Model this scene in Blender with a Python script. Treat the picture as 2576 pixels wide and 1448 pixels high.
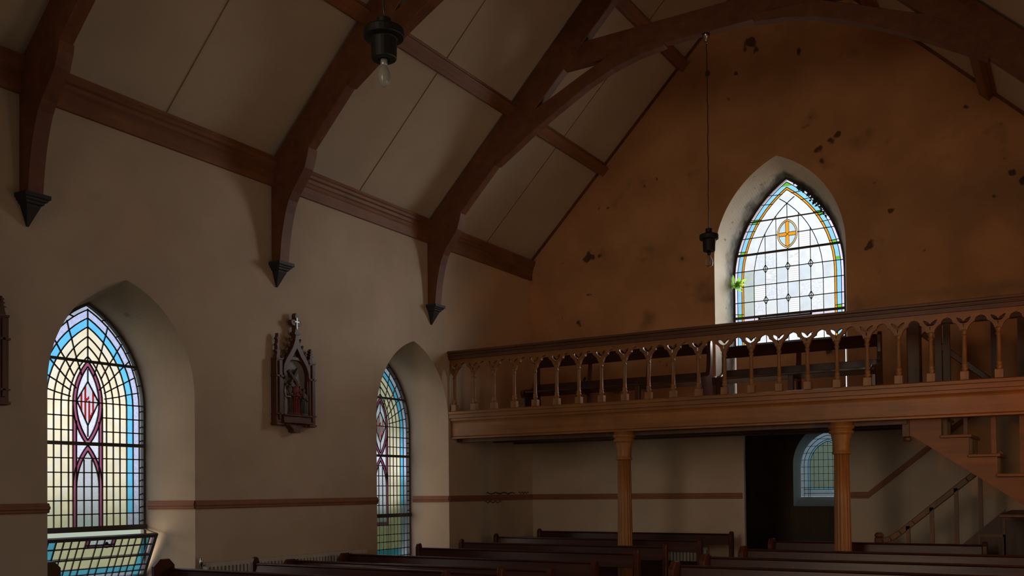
import bpy, bmesh, math, random
from math import sin, cos, pi, sqrt, hypot, atan2, radians
from mathutils import Vector, Matrix
from mathutils.geometry import tessellate_polygon

random.seed(7)
S = bpy.context.scene
for o in list(bpy.data.objects):
    bpy.data.objects.remove(o)

# ------------------------------------------------------------------ key dimensions (metres)
XL, XC, XR = -7.675, -3.66, 0.355        # left wall, nave axis, right wall
YB, YF = 13.4, -5.0                      # back wall, altar-end wall
ZP = 5.30                                # roof springs here, pitch 45 degrees
GD = 0.58                                # depth of the window splays
ZG = 2.58                                # gallery floor
YG = 11.07                               # gallery balustrade

# ------------------------------------------------------------------ camera
cam_d = bpy.data.cameras.new('camera')
cam = bpy.data.objects.new('camera', cam_d)
S.collection.objects.link(cam)
S.camera = cam
yaw, pitch, roll = 0.541557, 0.0198149, -0.0100167
r0 = Vector((cos(yaw), sin(yaw), 0)); f0 = Vector((-sin(yaw), cos(yaw), 0)); u0 = Vector((0, 0, 1))
fw = f0*cos(pitch) + u0*sin(pitch); up = u0*cos(pitch) - f0*sin(pitch)
rt = r0*cos(roll) + up*sin(roll); up2 = up*cos(roll) - r0*sin(roll)
cam.matrix_world = Matrix(((rt.x, up2.x, -fw.x, 0), (rt.y, up2.y, -fw.y, 0), (rt.z, up2.z, -fw.z, 1.6), (0, 0, 0, 1)))
cam_d.sensor_width = 36.0
cam_d.lens = 2400.27/2576*36.0
cam_d.shift_x = 0.0
cam_d.shift_y = (1183.53-724)/2576
cam_d.clip_start = 0.05

# ------------------------------------------------------------------ view and sky
vs = S.view_settings
S.display_settings.display_device = 'sRGB'
vs.view_transform = 'Standard'; vs.look = 'None'; vs.gamma = 1.0; vs.use_curve_mapping = False
vs.exposure = 0.0
S.cycles.use_denoising = True
S.cycles.max_bounces = 10
S.cycles.diffuse_bounces = 6
S.cycles.transparent_max_bounces = 16
S.cycles.sample_clamp_indirect = 4.0
S.cycles.caustics_reflective = False
S.cycles.caustics_refractive = False

SKY = 1.0
GLOW_DIR = Vector((0.62, 0.74, 0.27)).normalized()
GLOW = 28.0
world = bpy.data.worlds.new('overcast_sky'); S.world = world
world.use_nodes = True
nt = world.node_tree; nt.nodes.clear()
N = nt.nodes.new; K = nt.links.new
wo = N('ShaderNodeOutputWorld'); bg = N('ShaderNodeBackground'); tc = N('ShaderNodeTexCoord')
sep = N('ShaderNodeSeparateXYZ'); K(tc.outputs['Generated'], sep.inputs[0])
ramp = N('ShaderNodeValToRGB')
mr = N('ShaderNodeMapRange'); mr.inputs[1].default_value = -0.25; mr.inputs[2].default_value = 0.75
K(sep.outputs['Z'], mr.inputs[0]); K(mr.outputs[0], ramp.inputs[0])
els = [(0.0, (.22, .27, .18, 1)), (.225, (.45, .52, .42, 1)), (.262, (1.02, 1.06, 1.04, 1)), (.33, (1.30, 1.33, 1.36, 1)),
       (.43, (1.12, 1.16, 1.22, 1)), (.60, (1.3, 1.4, 1.5, 1)), (1.0, (1.7, 1.85, 2.0, 1))]
el = ramp.color_ramp.elements
el[0].position, el[0].color = els[0]; el[1].position, el[1].color = els[-1]
for p, c in els[1:-1]:
    e = el.new(p); e.color = c
# hazy brightness around the veiled sun
vm = N('ShaderNodeVectorMath'); vm.operation = 'DOT_PRODUCT'
vm.inputs[1].default_value = GLOW_DIR
K(tc.outputs['Generated'], vm.inputs[0])
mx = N('ShaderNodeMath'); mx.operation = 'MAXIMUM'; mx.inputs[1].default_value = 0.0
K(vm.outputs['Value'], mx.inputs[0])
pw = N('ShaderNodeMath'); pw.operation = 'POWER'; pw.inputs[1].default_value = 12.0
K(mx.outputs[0], pw.inputs[0])
ml = N('ShaderNodeMath'); ml.operation = 'MULTIPLY'; ml.inputs[1].default_value = GLOW
K(pw.outputs[0], ml.inputs[0])
gc = N('ShaderNodeMixRGB'); gc.blend_type = 'MULTIPLY'; gc.inputs[0].default_value = 1.0
gc.inputs[1].default_value = (1.0, .95, .86, 1)
K(ml.outputs[0], gc.inputs[2])
ad = N('ShaderNodeMixRGB'); ad.blend_type = 'ADD'; ad.inputs[0].default_value = 1.0
K(ramp.outputs[0], ad.inputs[1]); K(gc.outputs[0], ad.inputs[2])
# lobes added to light the room from the right, altar end and left rear
LOBES = [((.92, -.30, .24), 3.0, 1.6, (1.0, .82, .60)),
         ((.90, -.15, -.42), 3.0, 2.6, (1.0, .70, .42)),       # low lobe added there, lifts the ceiling and upper walls
         ((0.0, -1.0, .12), 5.0, 9.0, (1.0, .76, .50)),
         ((-.80, -.60, .22), 6.0, 1.0, (1.0, .95, .88)),
         ((.12, .60, .79), 24.0, 22.0, (1.0, .95, .86)),
         ((.42, .80, -.36), 8.0, 6.0, (1.0, .90, .76))]       # low lobe added beyond the gable, for the truss undersides        # entry above: high lobe added to light the gallery floor
last = ad.outputs[0]
for dvec, power, strength, tint in LOBES:
    v = N('ShaderNodeVectorMath'); v.operation = 'DOT_PRODUCT'; v.inputs[1].default_value = Vector(dvec).normalized()
    K(tc.outputs['Generated'], v.inputs[0])
    a = N('ShaderNodeMath'); a.operation = 'MAXIMUM'; a.inputs[1].default_value = 0.0; K(v.outputs['Value'], a.inputs[0])
    p = N('ShaderNodeMath'); p.operation = 'POWER'; p.inputs[1].default_value = power; K(a.outputs[0], p.inputs[0])
    q = N('ShaderNodeMath'); q.operation = 'MULTIPLY'; q.inputs[1].default_value = strength; K(p.outputs[0], q.inputs[0])
    c = N('ShaderNodeMixRGB'); c.blend_type = 'MULTIPLY'; c.inputs[0].default_value = 1.0
    c.inputs[1].default_value = (*tint, 1); K(q.outputs[0], c.inputs[2])
    d = N('ShaderNodeMixRGB'); d.blend_type = 'ADD'; d.inputs[0].default_value = 1.0
    K(last, d.inputs[1]); K(c.outputs[0], d.inputs[2]); last = d.outputs[0]
# soft mass of distant trees beyond the narrow far window
v = N('ShaderNodeVectorMath'); v.operation = 'DOT_PRODUCT'; v.inputs[1].default_value = Vector((-.618, .786, .02)).normalized()
K(tc.outputs['Generated'], v.inputs[0])
m1 = N('ShaderNodeMapRange'); m1.interpolation_type = 'SMOOTHSTEP'
m1.inputs[1].default_value = .972; m1.inputs[2].default_value = .990; K(v.outputs['Value'], m1.inputs[0])
nz = N('ShaderNodeTexNoise'); nz.inputs['Scale'].default_value = 17; nz.inputs['Detail'].default_value = 1.0
K(tc.outputs['Generated'], nz.inputs['Vector'])
m2 = N('ShaderNodeMapRange'); m2.interpolation_type = 'SMOOTHSTEP'
m2.inputs[1].default_value = .66; m2.inputs[2].default_value = .40; K(nz.outputs[0], m2.inputs[0])
mm = N('ShaderNodeMath'); mm.operation = 'MULTIPLY'; K(m1.outputs[0], mm.inputs[0]); K(m2.outputs[0], mm.inputs[1])
tr_ = N('ShaderNodeMixRGB'); tr_.blend_type = 'MULTIPLY'; tr_.inputs[2].default_value = (.20, .26, .20, 1)
K(mm.outputs[0], tr_.inputs[0]); K(last, tr_.inputs[1])
# dimming added low in the right-hand sky, darkens the lower left wall
v3 = N('ShaderNodeVectorMath'); v3.operation = 'DOT_PRODUCT'; v3.inputs[1].default_value = Vector((1, -.05, .14)).normalized()
K(tc.outputs['Generated'], v3.inputs[0])
m3 = N('ShaderNodeMapRange'); m3.interpolation_type = 'SMOOTHSTEP'
m3.inputs[1].default_value = .70; m3.inputs[2].default_value = .93; m3.inputs[4].default_value = .6; K(v3.outputs['Value'], m3.inputs[0])
t3_ = N('ShaderNodeMixRGB'); t3_.blend_type = 'MIX'; t3_.inputs[2].default_value = (.30, .30, .22, 1)
K(m3.outputs[0], t3_.inputs[0]); K(tr_.outputs[0], t3_.inputs[1])
K(t3_.outputs[0], bg.inputs[0]); bg.inputs[1].default_value = SKY
K(bg.outputs[0], wo.inputs[0])


def portal(loc, normal, w, h):
    d = bpy.data.lights.new('daylight_portal', 'AREA')
    d.shape = 'RECTANGLE'; d.size = w; d.size_y = h
    d.cycles.is_portal = True
    o = bpy.data.objects.new('daylight_portal', d); S.collection.objects.link(o)
    o.location = loc
    o.rotation_euler = Vector(normal).to_track_quat('-Z', 'Y').to_euler()


portal((XL-GD-.09, 5.78, 2.1), (1, 0, 0), 1.35, 2.9)
portal((XL-GD-.09, 10.24, 2.1), (1, 0, 0), 1.35, 2.9)
portal((XC, 13.99, 4.9), (0, -1, 0), 1.7, 2.6)
portal((XR+GD+.09, 8.2, 2.1), (-1, 0, 0), 1.35, 2.9)
portal((XR+GD+.09, 5.2, 2.1), (-1, 0, 0), 1.35, 2.9)
portal((XC, YF-.6, 4.15), (0, 1, 0), 3.0, 5.5)


# ------------------------------------------------------------------ materials
def new_mat(name):
    m = bpy.data.materials.new(name); m.use_nodes = True
    n = m.node_tree; n.nodes.clear()
    out = n.nodes.new('ShaderNodeOutputMaterial')
    return m, n, out


def add_ramp(n, fac, stops):
    r = n.nodes.new('ShaderNodeValToRGB'); n.links.new(fac, r.inputs[0])
    e = r.color_ramp.elements
    e[0].position, e[0].color = stops[0][0], (*stops[0][1], 1)
    e[1].position, e[1].color = stops[-1][0], (*stops[-1][1], 1)
    for p, c in stops[1:-1]:
        k = e.new(p); k.color = (*c, 1)
    return r


def tex(n, kind, scale, detail=4.0, vec=None, stretch=None, rough=.55):
    t = n.nodes.new(kind)
    if 'Scale' in t.inputs: t.inputs['Scale'].default_value = scale
    if 'Detail' in t.inputs: t.inputs['Detail'].default_value = detail
    if 'Roughness' in t.inputs: t.inputs['Roughness'].default_value = rough
    if vec is None:
        c = n.nodes.new('ShaderNodeTexCoord'); vec = c.outputs['Object']
    if stretch:
        mp = n.nodes.new('ShaderNodeMapping'); mp.inputs['Scale'].default_value = stretch
        n.links.new(vec, mp.inputs[0]); vec = mp.outputs[0]
    n.links.new(vec, t.inputs['Vector'])
    return t


def mul(n, a, b, fac=1.0, mode='MULTIPLY'):
    m = n.nodes.new('ShaderNodeMixRGB'); m.blend_type = mode
    for i, v in ((0, fac), (1, a), (2, b)):
        if isinstance(v, (int, float)): m.inputs[i].default_value = v
        elif isinstance(v, tuple): m.inputs[i].default_value = (*v, 1)
        else: n.links.new(v, m.inputs[i])
    return m.outputs[0]


def bsdf(n, out, col, rough=.6, bump=None, bstr=.2, metal=0.0, spec=.5):
    b = n.nodes.new('ShaderNodeBsdfPrincipled')
    if isinstance(col, tuple): b.inputs['Base Color'].default_value = (*col, 1)
    else: n.links.new(col, b.inputs['Base Color'])
    b.inputs['Roughness'].default_value = rough
    b.inputs['Metallic'].default_value = metal
    b.inputs['Specular IOR Level'].default_value = spec
    if bump is not None:
        k = n.nodes.new('ShaderNodeBump'); k.inputs['Strength'].default_value = bstr
        k.inputs['Distance'].default_value = .01
        n.links.new(bump, k.inputs['Height']); n.links.new(k.outputs[0], b.inputs['Normal'])
    n.links.new(b.outputs[0], out.inputs[0])
    return b


def plaster(name, c, c2=None, spots=0.0, spot_col=(.05, .045, .035), mscale=1.1, rough=.9):
    m, n, out = new_mat(name)
    c2 = c2 or tuple(v*.82 for v in c)
    t = tex(n, 'ShaderNodeTexNoise', mscale, 6)
    col = add_ramp(n, t.outputs[0], [(.35, c2), (.65, c)]).outputs[0]
    if spots:
        t2 = tex(n, 'ShaderNodeTexNoise', 1.9, 3, rough=.5)
        f = add_ramp(n, t2.outputs[0], [(.66, (0, 0, 0)), (.76, (spots,)*3)]).outputs[0]
        col = mul(n, col, spot_col, f, 'MIX')
        t3 = tex(n, 'ShaderNodeTexNoise', 4.2, 2, rough=.4)
        f3 = add_ramp(n, t3.outputs[0], [(.735, (0, 0, 0)), (.765, (spots*1.4,)*3)]).outputs[0]
        col = mul(n, col, (.03, .03, .028), f3, 'MIX')
    t4 = tex(n, 'ShaderNodeTexNoise', 60, 3)
    bsdf(n, out, col, rough, t4.outputs[0], .12, spec=.2)
    return m


def wood(name, c1, c2, axis='x', rough=.45, spec=.4, scale=7.0):
    m, n, out = new_mat(name)
    st = {'x': (.12, 2.2, 2.2), 'y': (2.2, .12, 2.2), 'z': (2.2, 2.2, .12), 'n': (1, 1, 1)}[axis]
    t = tex(n, 'ShaderNodeTexNoise', scale, 6, stretch=st, rough=.6)
    col = add_ramp(n, t.outputs[0], [(.3, c1), (.7, c2)]).outputs[0]
    t2 = tex(n, 'ShaderNodeTexNoise', 2.3, 3)
    v = add_ramp(n, t2.outputs[0], [(.3, (.72,)*3), (.7, (1.0,)*3)]).outputs[0]
    col = mul(n, col, v)
    bsdf(n, out, col, rough, t.outputs[0], .08, spec=spec)
    return m


def flat(name, c, rough=.6, metal=0.0, spec=.5, noise=.15):
    m, n, out = new_mat(name)
    t = tex(n, 'ShaderNodeTexNoise', 12, 4)
    col = add_ramp(n, t.outputs[0], [(.3, tuple(v*(1-noise) for v in c)), (.7, c)]).outputs[0]
    bsdf(n, out, col, rough, None, 0, metal, spec)
    return m


def glass(name, tint, pattern=None, gloss=.06):
    """leaded window glass: tinted, lets daylight through, slight surface sheen"""
    m, n, out = new_mat(name)
    tr = n.nodes.new('ShaderNodeBsdfTransparent')
    dark = tuple(v*.62 for v in tint)
    if pattern == 'pebble':
        t = tex(n, 'ShaderNodeTexVoronoi', 34)
        c = add_ramp(n, t.outputs['Distance'], [(.12, tint), (.85, dark)]).outputs[0]
    elif pattern == 'hammer':
        t = tex(n, 'ShaderNodeTexNoise', 42, 2, stretch=(1, 1, 1))
        c = add_ramp(n, t.outputs[0], [(.38, tuple(v*.84 for v in tint)), (.6, tint)]).outputs[0]
    elif pattern == 'reed':
        t = tex(n, 'ShaderNodeTexWave', 10.5, 0)
        t.bands_direction = 'Z'
        c = add_ramp(n, t.outputs[1 if False else 0], [(.10, tuple(v*.66 for v in tint)), (.45, tint)]).outputs[0]
    elif pattern == 'ripple':
        t = tex(n, 'ShaderNodeTexNoise', 13, 2, stretch=(1, 1, 4))
        c = add_ramp(n, t.outputs[0], [(.42, tuple(v*.8 for v in tint)), (.52, tint)]).outputs[0]
    elif pattern == 'hatch':
        t = tex(n, 'ShaderNodeTexWave', 45, 0); t.bands_direction = 'DIAGONAL'
        c = add_ramp(n, t.outputs[0], [(.3, dark), (.7, tint)]).outputs[0]
    else:
        t = tex(n, 'ShaderNodeTexNoise', 7, 3)
        c = add_ramp(n, t.outputs[0], [(.3, tuple(v*.87 for v in tint)), (.7, tint)]).outputs[0]
    n.links.new(c, tr.inputs[0])
    g = n.nodes.new('ShaderNodeBsdfGlossy'); g.inputs['Roughness'].default_value = .25
    mixn = n.nodes.new('ShaderNodeMixShader'); mixn.inputs[0].default_value = gloss
    n.links.new(tr.outputs[0], mixn.inputs[1]); n.links.new(g.outputs[0], mixn.inputs[2])
    n.links.new(mixn.outputs[0], out.inputs[0])
    return m


M = {}
M['wall'] = plaster('cream_plaster', (.60, .50, .405), (.50, .415, .335), .22, (.30, .25, .20))
M['low'] = plaster('cream_plaster_under_gallery', (.60, .50, .40), (.48, .40, .32), .35, (.2, .17, .14))
M['reveal'] = plaster('white_limewash', (.66, .60, .52), (.54, .49, .42), .5, (.10, .10, .09), 1.6)
M['ochre'] = plaster('ochre_distemper', (.42, .215, .095), (.33, .165, .07), .42, (.11, .075, .045), 1.3)
M['ceil'] = plaster('ceiling_board', (.60, .52, .43), (.53, .46, .38), 0)
M['dado'] = flat('terracotta_paint', (.30, .12, .07), .6)
M['truss'] = wood('dark_stained_pine', (.14, .050, .024), (.24, .088, .042), 'n', .55)
M['trussx'] = wood('dark_stained_pine_long', (.21, .085, .04), (.34, .138, .066), 'y', .5)
M['gal'] = wood('varnished_pine', (.22, .088, .024), (.36, .15, .042), 'x', .4)
M['galv'] = wood('varnished_pine_upright', (.22, .10, .04), (.34, .165, .065), 'z', .4)
M['rail'] = wood('dark_varnished_rail', (.085, .034, .016), (.15, .06, .027), 'x', .4)
M['col'] = wood('grained_column_paint', (.28, .115, .035), (.42, .185, .06), 'z', .42)
M['pew'] = wood('mahogany_varnish', (.036, .010, .007), (.072, .020, .012), 'x', .30, .38)
M['pewend'] = wood('mahogany_varnish_end', (.055, .015, .009), (.105, .030, .016), 'z', .30, .4)
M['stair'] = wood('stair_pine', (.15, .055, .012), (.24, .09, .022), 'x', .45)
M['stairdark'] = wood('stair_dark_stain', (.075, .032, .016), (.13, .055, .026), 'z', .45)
M['deck'] = wood('bare_gallery_boards', (.46, .30, .18), (.60, .42, .26), 'x', .6)
M['stairmid'] = wood('stair_rail_stain', (.15, .062, .024), (.24, .105, .042), 'z', .45)
M['riser'] = flat('pale_riser_paint', (.34, .35, .36), .6)
M['stone'] = flat('black_painted_stone', (.022, .023, .03), .6)
M['iron'] = flat('black_iron', (.006, .006, .0065), .55)
M['lead'] = flat('lead_came', (.035, .032, .034), .5)
M['bar'] = flat('window_bar', (.05, .048, .045), .5)
M['radiator'] = flat('radiator_enamel', (.60, .58, .54), .4)
M['brass'] = flat('dull_chrome', (.5, .5, .5), .25, 1.0)
M['floor'] = wood('floor_boards', (.12, .06, .03), (.2, .1, .05), 'y', .5)
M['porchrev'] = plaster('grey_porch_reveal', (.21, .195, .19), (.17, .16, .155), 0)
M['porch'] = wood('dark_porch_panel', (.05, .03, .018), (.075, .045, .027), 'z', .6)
M['frame'] = wood('carved_oak', (.085, .03, .016), (.15, .055, .028), 'z', .45)
M['relief_bg'] = flat('relief_sky', (.33, .35, .37), .8)
M['robe_red'] = flat('relief_red', (.22, .03, .035), .7)
M['robe_white'] = flat('relief_white', (.42, .42, .44), .7)
M['robe_brown'] = flat('relief_brown', (.10, .055, .035), .7)
M['robe_green'] = flat('relief_green', (.12, .16, .15), .7)
M['skin'] = flat('relief_skin', (.30, .17, .12), .7)
M['leaf'] = flat('fern_leaf', (.16, .32, .05), .6)
m, n, out = new_mat('fern_leaf_thin')
d_ = n.nodes.new('ShaderNodeBsdfDiffuse'); d_.inputs[0].default_value = (.20, .36, .06, 1)
q_ = n.nodes.new('ShaderNodeBsdfTranslucent'); q_.inputs[0].default_value = (.42, .62, .12, 1)
x_ = n.nodes.new('ShaderNodeMixShader'); x_.inputs[0].default_value = .6
n.links.new(d_.outputs[0], x_.inputs[1]); n.links.new(q_.outputs[0], x_.inputs[2]); n.links.new(x_.outputs[0], out.inputs[0])
M['leaf'] = m
M['ivy'] = flat('ivy_leaf', (.03, .05, .025), .6)
M['chain'] = flat('tarnished_chain', (.10, .09, .08), .4, .7)
M['silver'] = flat('silver_paint', (.55, .56, .58), .35, .4)

m, n, out = new_mat('bulb_glass')
tr = n.nodes.new('ShaderNodeBsdfTransparent'); tr.inputs[0].default_value = (.9, .9, .92, 1)
gl = n.nodes.new('ShaderNodeBsdfGlossy'); gl.inputs['Roughness'].default_value = .08
lw = n.nodes.new('ShaderNodeLayerWeight'); lw.inputs[0].default_value = .45
mi = n.nodes.new('ShaderNodeMixShader')
n.links.new(lw.outputs['Facing'], mi.inputs[0]); n.links.new(tr.outputs[0], mi.inputs[1]); n.links.new(gl.outputs[0], mi.inputs[2])
n.links.new(mi.outputs[0], out.inputs[0]); M['bulb'] = m
m, n, out = new_mat('frosted_bulb')
b = bsdf(n, out, (.36, .35, .34), .22)
M['frosted'] = m
m, n, out = new_mat('lit_lamp')
e = n.nodes.new('ShaderNodeEmission'); e.inputs[0].default_value = (1, .36, .03, 1); e.inputs[1].default_value = 150
n.links.new(e.outputs[0], out.inputs[0]); M['lit'] = m

# glass palette
M['g_yel'] = glass('pale_yellow_glass', (.90, .80, .58))
M['g_yel2'] = glass('pale_grey_yellow_glass', (.86, .80, .66))
M['g_blue'] = glass('sky_blue_glass', (.14, .56, .90))
M['g_lil'] = glass('lilac_blue_glass', (.52, .56, .80), 'hammer')
M['g_edge'] = glass('grey_edging_glass', (.40, .45, .55))
M['g_pur'] = glass('purple_glass', (.36, .10, .20), 'hatch')
M['g_peb'] = glass('pebbled_glass', (.84, .88, 1.0), 'pebble')
M['g_ham'] = glass('hammered_pale_glass', (.74, .76, .92), 'hammer')
M['g_red'] = glass('ruby_glass', (.30, .015, .02))
M['g_w1'] = glass('white_glass', (.76, .775, .775))
M['g_w2'] = glass('grey_white_glass', (.655, .70, .735))
M['g_w3'] = glass('hammered_white_glass', (.74, .765, .805), 'hammer')
M['g_w4'] = glass('reeded_white_glass', (.88, .88, .88), 'reed')
M['g_w5'] = glass('rippled_white_glass', (.80, .82, .82), 'ripple')
M['g_w6'] = glass('green_grey_glass', (.50, .56, .53))
M['g_dia'] = glass('pale_green_diamond_glass', (.58, .66, .64), 'hammer')
M['g_sky'] = glass('light_blue_glass', (.26, .58, .82))
M['g_pale'] = glass('pale_lilac_glass', (.70, .62, .76))
M['g_ora'] = glass('amber_glass', (.76, .31, .025))
M['g_ora2'] = glass('pale_amber_glass', (.86, .52, .22))
M['g_grn'] = glass('leaf_green_glass', (.13, .42, .04))
M['g_lb'] = glass('pale_blue_glass', (.52, .68, .82))
M['g_pq'] = glass('green_grey_quarry', (.065, .09, .072), 'hammer')
M['g_pb'] = glass('blue_quarry', (.085, .118, .15))
M['g_pn'] = glass('teal_strip_glass', (.05, .13, .18))
M['g_clear'] = glass('clear_glass', (.9, .9, .9))
M['g_amber'] = glass('plain_amber_glass', (.8, .45, .12))

# ------------------------------------------------------------------ mesh helpers
ORIGIN = {}


class MB:
    def __init__(s):
        s.v, s.f, s.m, s.sm = [], [], [], []

    def add(s, vs, fs, mi=0, smooth=False):
        b = len(s.v)
        s.v += [tuple(v) for v in vs]
        for f in fs:
            s.f.append(tuple(b+i for i in f)); s.m.append(mi); s.sm.append(smooth)

    def box(s, x0, x1, y0, y1, z0, z1, mi=0):
        vs = [(x, y, z) for z in (z0, z1) for y in (y0, y1) for x in (x0, x1)]
        s.add(vs, [(0, 2, 3, 1), (4, 5, 7, 6), (0, 1, 5, 4), (2, 6, 7, 3), (0, 4, 6, 2), (1, 3, 7, 5)], mi)

    def prism(s, pts, f, t0, t1, mi=0, holes=()):
        """extrude a 2-D outline (with holes); f(u,v,t) -> xyz"""
        loops = [list(pts)] + [list(h) for h in holes]
        tri = tessellate_polygon([[Vector((p[0], p[1], 0)) for p in l] for l in loops])
        flat_ = [p for l in loops for p in l]
        nn = len(flat_)
        vs = [f(p[0], p[1], t0) for p in flat_] + [f(p[0], p[1], t1) for p in flat_]
        fs = [t for t in tri] + [tuple(nn+i for i in reversed(t)) for t in tri]
        b = 0
        for l in loops:
            k = len(l)
            for i in range(k):
                j = (i+1) % k
                fs.append((b+i, b+j, nn+b+j, nn+b+i))
            b += k
        s.add(vs, fs, mi)

    def lathe(s, prof, c=(0, 0, 0), seg=24, mi=0, smooth=True, sx=1.0, sy=1.0, flute=None):
        """prof: [(radius, z)...] around a vertical axis"""
        vs, fs = [], []
        for (r, z) in prof:
            for k in range(seg):
                a = 2*pi*k/seg
                rr = r*(flute(a) if flute else 1)
                vs.append((c[0]+rr*cos(a)*sx, c[1]+rr*sin(a)*sy, c[2]+z))
        for i in range(len(prof)-1):
            for k in range(seg):
                j = (k+1) % seg
                fs.append((i*seg+k, i*seg+j, (i+1)*seg+j, (i+1)*seg+k))
        fs.append(tuple(reversed(range(seg))))
        fs.append(tuple((len(prof)-1)*seg+k for k in range(seg)))
        s.add(vs, fs, mi, smooth)

    def tube(s, path, r, seg=8, mi=0, smooth=True, rr=None):
        P = [Vector(p) for p in path]; vs, fs = [], []
        for i, p in enumerate(P):
            d = (P[min(i+1, len(P)-1)] - P[max(i-1, 0)]).normalized()
            a = Vector((0, 0, 1)) if abs(d.z) < .9 else Vector((1, 0, 0))
            u = d.cross(a).normalized(); w = u.cross(d).normalized()
            q = rr[i] if rr else r
            for k in range(seg):
                t = 2*pi*k/seg
                vs.append(p + u*(q*cos(t)) + w*(q*sin(t)))
        for i in range(len(P)-1):
            for k in range(seg):
                j = (k+1) % seg
                fs.append((i*seg+k, (i+1)*seg+k, (i+1)*seg+j, i*seg+j))
        fs.append(tuple(range(seg))); fs.append(tuple((len(P)-1)*seg+k for k in reversed(range(seg))))
        s.add(vs, fs, mi, smooth)

    def bar(s, a, b, wu, wv, hint=(0, 0, 1), mi=0):
        """square-section bar from a to b; wv is measured along the hint direction"""
        a, b = Vector(a), Vector(b); d = (b-a).normalized(); h = Vector(hint)
        u = d.cross(h).normalized(); w = u.cross(d).normalized()
        vs = []
        for p in (a, b):
            for su, sv in ((-1, -1), (1, -1), (1, 1), (-1, 1)):
                vs.append(p + u*(su*wu/2) + w*(sv*wv/2))
        s.add(vs, [(0, 1, 2, 3), (7, 6, 5, 4), (0, 4, 5, 1), (1, 5, 6, 2), (2, 6, 7, 3), (3, 7, 4, 0)], mi)

    def ball(s, c, r, mi=0, seg=12, rings=8, sc=(1, 1, 1)):
        prof = [(r*sin(pi*i/rings)*1.0, -r*cos(pi*i/rings)*sc[2]) for i in range(rings+1)]
        prof[0] = (r*.02, prof[0][1]); prof[-1] = (r*.02, prof[-1][1])
        s.lathe(prof, c, seg, mi, True, sc[0], sc[1])

    def build(s, name, mats, parent=None, bevel=0.0, loc=None):
        org = ORIGIN.get(parent.name, Vector((0, 0, 0))) if parent else Vector(loc or (0, 0, 0))
        me = bpy.data.meshes.new(name)
        me.from_pydata([tuple(Vector(v)-org) for v in s.v], [], s.f)
        for k in (mats if isinstance(mats, (list, tuple)) else [mats]):
            me.materials.append(M[k] if isinstance(k, str) else k)
        me.polygons.foreach_set('material_index', s.m)
        me.polygons.foreach_set('use_smooth', s.sm)
        bm = bmesh.new(); bm.from_mesh(me)
        bmesh.ops.recalc_face_normals(bm, faces=bm.faces)
        bm.to_mesh(me); bm.free()
        me.update()
        o = bpy.data.objects.new(name, me); S.collection.objects.link(o)
        if parent:
            o.parent = parent
        else:
            o.location = org
        ORIGIN[o.name] = org
        if bevel:
            b = o.modifiers.new('edge', 'BEVEL'); b.width = bevel; b.segments = 1; b.limit_method = 'ANGLE'
            b.angle_limit = radians(50)
        return o


def tag(o, label, cat, group=None):
    o['label'] = label; o['category'] = cat
    if group: o['group'] = group
    return o


def thing(name, label, cat, loc=(0, 0, 0), group=None):
    o = bpy.data.objects.new(name, None); S.collection.objects.link(o)
    o.location = loc; o.empty_display_size = .1
    ORIGIN[o.name] = Vector(loc)
    return tag(o, label, cat, group)


def struct(o):
    o['kind'] = 'structure'
    return o


def dup(o, loc, parent):
    c = o.copy(); S.collection.objects.link(c); c.parent = parent; c.location = loc
    ORIGIN[c.name] = ORIGIN[parent.name]
    return c


def arch(w, z0, zs, za, nseg=14, s0=0.0):
    """pointed-arch outline, bottom left round to bottom right (anticlockwise seen with s right, z up: reversed)"""
    h = za-zs; R = (w*w+h*h)/(2*w); c = w-R
    pts = [(s0-w, z0), (s0+w, z0)]
    t1 = math.acos(-c/R)
    for i in range(nseg+1):
        t = t1*i/nseg
        pts.append((s0+c+R*cos(t), zs+R*sin(t)))
    for i in range(nseg-1, -1, -1):
        t = t1*i/nseg
        pts.append((s0-c-R*cos(t), zs+R*sin(t)))
    return pts


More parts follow.
